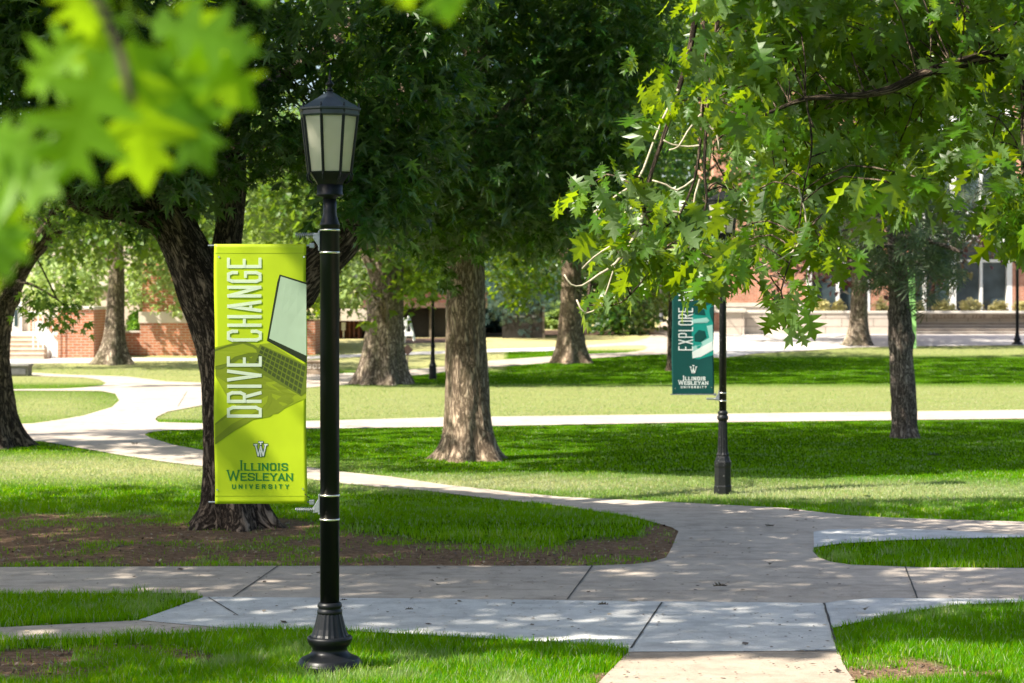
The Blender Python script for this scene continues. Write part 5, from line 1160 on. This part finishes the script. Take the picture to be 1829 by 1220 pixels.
for i, (px, wpx, lab) in enumerate(((1468, 22, 'golden shrub on the terrace left of the maple trunk'), (1497, 17, 'smaller golden shrub touching the maple trunk on its left'), (1573, 22, 'golden shrub on the terrace between the maple and the pine trunk'), (1638, 16, 'yellow-green shrub right beside the light green sign'),
                                      (1684, 42, 'widest golden shrub under the second window bay'), (1733, 38, 'rounded golden shrub under the third window bay'), (1783, 34, 'low golden shrub under the fourth window bay'), (1822, 26, 'golden shrub at the right edge by the lamp'), (1862, 30, 'golden shrub beyond the lamp on the terrace'))):
    bush('golden_shrub', lab, (hx(px, DT + 1.3), DT + 1.15, hz(555.5, DT) + .0), (wpx / 2 / F * DT * 1.05, .4, .5 + .06 * (i % 3)), LF_YEL, 110 if wpx > 30 else 70, .13, 'golden shrubs along the terrace', seed=60 + i)
for i, px in enumerate((1345,)): pass
# tall light green sign
dS = float(G(1630, 621).y); SGN = cloth('sign_green', (.42, .75, .28), (.5, .9, .3), .25); SGD = cloth('sign_green_text', (.16, .3, .12))
sg = local(empty('vertical_sign', tuple(G(1630, 622)), 'tall narrow light green vertical sign on the lawn edge behind the pine', 'sign'))
a = lambda px, py: ((px - 1630) * dS / F, (622 - py) * dS / F)
pts = [(1624, 622), (1636, 622), (1635, 560), (1632.5, 470), (1620.5, 470), (1622, 560)]
V = [(*a(*q)[:1], -.1, a(*q)[1]) for q in pts] + [(*a(*q)[:1], .1, a(*q)[1]) for q in pts]
o = mesh_np('panel', V, [i for f in [tuple(range(6)), tuple(range(11, 5, -1))] + [(i, i + 6, (i + 1) % 6 + 6, (i + 1) % 6) for i in range(6)] for i in f], [6, 6] + [4] * 6, False); link('panel', o, SGN, sg)
rr_ = random.Random(3); mb = MB()
st, wd = text_strokes('WELCOME HOME', .14, .1, .045, .028)
V = []; Fc = []
for v, f, ly in st:
    o_ = len(V); V += [(a(1631.5, 0)[0] - q[1], -.104 - ly * .001, a(0, 566)[1] + q[0] * .95) for q in v]; Fc += [tuple(i + o_ for i in g) for g in f]
# the photograph's writing on it is not readable: a column of small dark marks stands for it
mb = MB()
for i in range(14):
    y = 566 - i * 4.2; x = 1627.5 - i * .18; mb.box(((x + rr_.uniform(-.4, .4) - 1630) * dS / F, -.102, (622 - y) * dS / F), (.09, .003, .05))
    mb.box(((x + rr_.uniform(-1, 1) - 1630) * dS / F, -.1025, (622 - y + 1.3) * dS / F), (.03, .003, .04))
mb.build('lettering', SGD, sg)

# ================================================================== left: brick building with stairs
DL = 72.0; zl = float(gz(DL))
bb = empty('brick_building', (hx(200, DL), DL, zl), 'orange brick building with beige bands and a white entrance at the left', 'building')
LX = lambda p, d=DL: hx(p, d)
MB().box2((LX(250), DL, zl - .3), (LX(395), DL + 6, hz(577, DL))).build('wall', BRICK, bb); MB().box2((LX(248), DL - .04, hz(577, DL) + .002), (LX(395), DL + 6, hz(557, DL))).build('concrete_band', STUCCO, bb)
MB().box2((LX(250), DL + .5, hz(557, DL) + .002), (LX(500), DL + 10, hz(470, DL))).build('wall', BRICK, bb)
MB().box2((LX(395) + .002, DL + .6, zl - .3), (LX(560), DL + 8, hz(575, DL))).build('wall', BRICK, bb)
MB().box2((LX(220), DL + .2, zl - .3), (LX(250) - .002, DL + 3, hz(594, DL))).build('planter_wall', BRICK, bb); MB().box2((LX(218), DL + .12, hz(594, DL) + .002), (LX(250) - .003, DL + 3, hz(591, DL))).build('coping', STONEP, bb)
MB().box2((LX(128), DL - 2.2, zl - .3), (LX(190), DL - .002, hz(553, DL))).build('pier', BRICK, bb); MB().box2((LX(126), DL - 2.26, hz(553, DL) + .002), (LX(191.5), DL + .05, hz(547, DL))).build('coping', STONEP, bb, bevel=.015)
MB().box2((LX(-300, 78), 78, zl), (LX(250, 78), 84, hz(440, 78))).build('stucco_wall', STUCCO, bb)
MB().box2((LX(55, 78), 77.9, hz(596, 78)), (LX(125, 78), 77.998, hz(568, 78))).build('brick_panel', BRICK, bb)
MB().box2((LX(-300, 78), 77.85, hz(520, 78)), (LX(250, 78), 77.997, hz(500, 78))).build('concrete_band', STONEP, bb)
dr = MB().box2((LX(24, 78), 77.9, hz(600, 78)), (LX(40, 78), 77.995, hz(535, 78))).build('door', WHITE, bb); MB().box2((LX(27, 78), 77.85, hz(583, 78)), (LX(33, 78), 77.897, hz(545, 78))).build('pane', GLASSD, dr)
MB().box2((LX(-60, 78), 77.9, hz(590, 78)), (LX(15, 78), 77.994, hz(535, 78))).build('window', GLASSD, bb)
MB().box2((LX(-300, DL), DL - .9, zl), (LX(112), 77.8, hz(597, DL))).build('landing', STONEP, bb)
sts = empty('entrance_steps', (LX(60), DL - 2.4, zl), 'sandstone steps with white side rail rising to the white door', 'steps')
for i in range(5):
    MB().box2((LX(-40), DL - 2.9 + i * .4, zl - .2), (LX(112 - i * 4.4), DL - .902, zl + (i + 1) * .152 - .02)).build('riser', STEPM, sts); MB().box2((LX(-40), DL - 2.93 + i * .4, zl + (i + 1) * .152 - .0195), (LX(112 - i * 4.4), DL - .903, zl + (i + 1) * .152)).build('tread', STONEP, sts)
m = MB(); xa, xb = LX(86), LX(113); y = DL - 2.0
m.add([(xa, y, zl + .8), (xb, y, zl), (xb + .32, y, zl), (xb + .32, y, zl + .5), (xa + .2, y, zl + 1.3), (xa, y, zl + 1.25), (xa, y + .3, zl + .8), (xb, y + .3, zl), (xb + .32, y + .3, zl), (xb + .32, y + .3, zl + .5), (xa + .2, y + .3, zl + 1.3), (xa, y + .3, zl + 1.25)],
      [(0, 1, 2, 3, 4, 5), (11, 10, 9, 8, 7, 6)] + [(i, i + 6, (i + 1) % 6 + 6, (i + 1) % 6) for i in range(6)]); m.build('side_wall', WHITE, sts)
for i in range(5):
    x = LX(88 + i * 8.5); z1 = hz(560 + max(0, i - 2) * 3, DL); MB().tube([(x, DL - 2.4, zl), (x, DL - 2.4, z1)], .02, 6).build('baluster', WHITE, sts)
MB().tube([(LX(80), DL - 2.4, hz(556, DL)), (LX(108), DL - 2.4, hz(560, DL)), (LX(124), DL - 2.4, hz(566, DL))], .03, 6).build('handrail', WHITE, sts)
bush('clipped_hedge', 'clipped bright green hedge standing in the brick planter', (LX(236), DL + 1.2, hz(592, DL)), (.42, .9, .85), LF_HEDGE, 520, .08, cat='hedge', seed=90)
def soil(name, poly, mat, lab, dz=.02): tag(sheet(name, poly, dz, mat), kind='structure', label=lab)
MUL = simple('mulch', (.12, .07, .045), .95, var=.5, scale=30, bmp=.5, bscale=40)
soil('mulch_bed', [(220,631),(395,629),(395,633),(220,636)], MUL, 'dark mulch bed along the left brick wall')
# stone block on the left lawn edge
dq = float(G(37, 671).y); bk = local(empty('stone_bench', tuple(G(37, 672)), 'grey weathered stone block with a recessed face at the left path', 'stone block'))
q = dq / F; GRYST = simple('grey_stone', (.2, .19, .17), .9, var=.3, scale=9, bmp=.5)
MB().box2((-26*q, 0, 0), (13*q, .5, 17*q)).build('block', GRYST, bk, bevel=.02); MB().box2((-27*q, -.05, 17*q + .002), (15*q, .55, 21*q)).build('cap', GRYST, bk, bevel=.02)
MB().box2((-22*q, -.03, 3*q), (9*q, -.002, 13*q)).build('plaque', simple('dark_plaque', (.1, .1, .1), .8), bk)
# 1902 stone
dq = float(G(562, 668).y); st_ = local(empty('date_stone', tuple(G(560, 669)), 'tan carved stone seat with the year 1902 in white numerals', 'stone seat')); q = dq / F; TAN = simple('tan_stone', (.34, .26, .19), .9, var=.25, scale=8, bmp=.6)
MB().box2((-26*q, 0, 0), (30*q, .45, 8*q)).build('foot', TAN, st_, bevel=.03); MB().box2((-25*q, .02, 8*q + .002), (29*q, .43, 21*q)).build('block', TAN, st_, bevel=.02); MB().box2((-27*q, -.05, 21*q + .004), (31*q, .5, 25*q)).build('seat', TAN, st_, bevel=.03)
s_, wd = text_strokes('1902'.replace('1', 'I'), 9 * q, 7.5 * q, 2.6 * q, 2 * q); mb = MB(); V = []; Fc = []
for v, f, ly in s_:
    o_ = len(V); V += [(-17 * q + p[0], .012 - ly * .001, 10 * q + p[1]) for p in v]; Fc += [tuple(i + o_ for i in g) for g in f]
mb.add(V, Fc); mb.build('numerals', STONEP, st_)
# middle brick building with dark opening
DM = 87.0; zm = float(gz(DM)); md = empty('service_building', (hx(700, DM), DM, zm), 'low dark brick building with pale roof band behind the white trestle', 'building'); MX = lambda p: hx(p, DM)
MB().box2((MX(540), DM, zm - .2), (MX(603), DM + 4, hz(577, DM))).build('wall', BRICK, md); MB().box2((MX(538), DM - .05, hz(596, DM)), (MX(604), DM - .002, hz(575, DM))).build('concrete_band', STUCCO, md)
MB().box2((MX(603) + .01, DM + .6, zm - .2), (MX(642), DM + 5, hz(572, DM))).build('wall', BRICKD, md)
MB().box2((MX(590), DM - .2, hz(573, DM) + .002), (MX(690), DM + 5, hz(553, DM))).build('roof_band', STUCCO, md)
m = MB()
for x in (622, 630, 638): m.box2((MX(x), DM + .35, zm), (MX(x + 2.5), DM + .598, hz(573, DM)))
m.build('pilaster', BRICKD, md)
MB().box2((MX(606), DM - .1, zm - .1), (MX(664), DM + .3, hz(612, DM))).build('kerb', STONEP, md)
bx_ = MB().box2((MX(609), DM + .2, hz(590, DM)), (MX(616), DM + .5, hz(576, DM))).build('meter_box', simple('box_grey', (.55, .57, .58), .6), md); MB().tube([(MX(612), DM + .4, zm), (MX(612), DM + .4, hz(590, DM))], .04, 6).build('conduit', WHITE, bx_)
MB().box2((MX(642) + .01, DM + 2, zm - .2), (MX(862), DM + 5, hz(548, DM))).build('dark_wall', DARKW, md)
MB().box2((MX(640), DM + 1.2, hz(550, DM)), (MX(870), DM + 5.2, hz(540, DM))).build('fascia', simple('brown_fascia', (.14, .08, .055), .8), md)
MB().box2((MX(640), DM + 1.4, hz(540, DM) + .002), (MX(870), DM + 7, hz(520, DM))).build('upper_wall', BRICKD, md)
m = MB()
for x in (764, 846): m.box2((MX(x), DM + 1.6, zm), (MX(x + 4), DM + 1.9, hz(551, DM)))
m.build('timber_post', TIMBER, md)
soil('mulch_bed', [(660,606),(800,604),(800,612),(650,616)], MUL, 'dark mulch strip before the low dark building')
# shed
DH = 88.0; zh = float(gz(DH)); sh = empty('dark_shed', (hx(933, DH), DH, zh), 'black painted timber shed with three pale vent slots', 'shed'); HX = lambda p: hx(p, DH)
MB().box2((HX(897), DH, zh - .1), (HX(969), DH + 3, hz(541, DH))).build('wall', DARKW, sh); MB().box2((HX(893), DH - .2, hz(541, DH) + .002), (HX(973), DH + 3.2, hz(538, DH))).build('roof', DARKW, sh)
for x in (916, 928, 951): MB().box2((HX(x), DH - .03, hz(567, DH)), (HX(x + (10 if x == 928 else 7)), DH - .002, hz(563.5, DH))).build('vent_slot', simple('vent_grey', (.25, .25, .26), .7), sh)
MB().box2((HX(969) + .002, DH - .1, zh), (HX(973), DH + .1, hz(541, DH))).build('corner_post', TIMBER, sh)
soil('mulch_bed', [(850,601),(1195,598),(1150,592),(1000,590),(860,592)], MUL, 'dark shaded mulch under the far trees')
# white trestle and brown board
dq = 62.0; q = dq / F; ft = ((731 - CX) * q, dq, float(gz(dq))); tr_ = local(empty('trestle', ft, 'white wooden A-frame trestle beside the old oak', 'trestle')); tz = lambda py: H - (py - HY) * q - ft[2]; tx = lambda px: (px - 725) * q
for s_ in (-.25, .25):
    for xa_, xb_ in ((724, 715), (724, 734)): MB().tube([(tx(xa_), s_ * .3, tz(565)), (tx(xb_), s_, tz(608 if xb_ > 724 else 612))], .035, 4).build('leg', WHITE, tr_)
MB().box2((tx(711), -.24, tz(582)), (tx(724), .24, tz(568))).build('board', WHITE, tr_); MB().box2((tx(712), -.3, tz(600)), (tx(733), -.27, tz(592))).build('crossbar', WHITE, tr_)
dq = 64.0; q = dq / F; bo = local(empty('diamond_board', ((728 - CX) * q, dq, float(gz(dq))), 'small brown square board standing on one corner at the old oak', 'board'))
zc = H - (625 - HY) * q - bo.location.z
m = MB(); s_ = 10 * q; m.add([(0, 0, zc - s_), (s_, 0, zc), (0, 0, zc + s_), (-s_, 0, zc), (0, .05, zc - s_), (s_, .05, zc), (0, .05, zc + s_), (-s_, .05, zc)], [(0, 1, 2, 3), (7, 6, 5, 4), (0, 4, 5, 1), (1, 5, 6, 2), (2, 6, 7, 3), (3, 7, 4, 0)]); m.build('panel', simple('brown_board', (.05, .025, .018), .7), bo)
MB().tube([(0, .03, 0), (0, .03, zc - s_)], .02, 6).build('stake', TIMBER, bo)
# shrubs far
for i, (px, py, dd, rx, rz_, mt, lab) in enumerate(((990, 600, 100, 1.3, 1.6, LF_PALE, 'pale leafy shrub left of the brown oak trunk'), (1070, 594, 108, 1.8, 1.7, LF_FAR, 'green shrub at the far bend behind the trees'), (1160, 560, 150, 5, 2.6, LF_FAR, 'broad far shrub mass at the top of the path'), (1245, 560, 125, 3, 2.4, LF_PALE, 'light shrub right of the rising path'),
                                                    (440, 620, 90, 3, 2.2, LF_PALE, 'pale shrub behind the leaning oak'), (860, 596, 95, 1.6, 1.8, LF_SPR, 'bluish shrub left of the dark shed'), (655, 545, 98, 2.2, 3.2, LF_PALE, 'pale shrub above the low roof'), (770, 545, 98, 3, 3.5, LF_FAR, 'shrub rising behind the low dark building'))):
    z0 = float(gz(dd)); bush('shrub', lab, (hx(px, dd), dd, z0), (rx, rx * .7, rz_), mt, 260, .28, 'shrubs across the far lawns', seed=120 + i)
# fallen leaves
LFB = simple('fallen_leaf_brown', (.08, .06, .03), .8, var=.5, scale=30); LFG = simple('fallen_leaf_green', (.1, .16, .05), .7, var=.4, scale=30)
rr_ = random.Random(8)
def fleaf(px, py, s, mat, lab, grp='fallen leaves on paths and lawns'):
    Tv, Fc = TPL['oak']; p = G(px, py); a = rr_.uniform(0, 6.28); M_ = [( (v[0]-.4)*s*math.cos(a) - v[1]*s*math.sin(a), (v[0]-.4)*s*math.sin(a) + v[1]*s*math.cos(a), .03 + abs(v[1])*s*.5 + v[2]*s*.4 + .15*s) for v in Tv]
    me = mesh_np('fallen_leaf', M_, [i for f in Fc for i in f], [len(f) for f in Fc], False); o = link('fallen_leaf', me, mat); o.location = p; tag(o, lab, 'leaf', grp)
for px, py, s, mt, lab in ((240, 800, .22, LFB, 'dark curled leaf alone on the left path near the lawn tip'), (1417, 920, .13, LFB, 'curled leaf on the path before the sunlit lawn'), (1374, 948, .12, LFB, 'brown leaf at the middle of the wide junction'), (1376, 1015, .08, LFB, 'tiny leaf left of the long joint at the right'),
    (1284, 1058, .14, LFB, 'flat brown leaf by the edge of the new pale concrete'), (1543, 1100, .12, LFB, 'leaf on the pale corner panel beside the right lawn'), (770, 1045, .05, LFB, 'upper dark crumb of the three on the path'), (782, 1053, .05, LFB, 'right dark crumb of the three on the path'), (798, 1043, .045, LFB, 'small dark crumb right of the other two on the path'),
    (1079, 1090, .09, LFB, 'leaf on the long new concrete panel'), (732, 1098, .07, LFB, 'small leaf on new concrete right of the lamp'), (615, 1081, .06, LFB, 'tiny leaf right beside the lamp base collar'), (1660, 898, .16, LFG, 'green fallen leaf pair on the sunlit right lawn'), (1548, 894, .12, LFG, 'pale leaf lying in the sunlit lawn edge'),
    (970, 770, .16, LFB, 'dark leaf on the shaded middle lawn'), (1030, 695, .25, LFB, 'dark leaf clump on the upper lawn'), (1666, 820, .2, LFG, 'light leaf in the shaded right lawn')):
    fleaf(px, py, s, mt, lab)

for o in bpy.data.objects:
    if 'loc' in o: del o['loc']
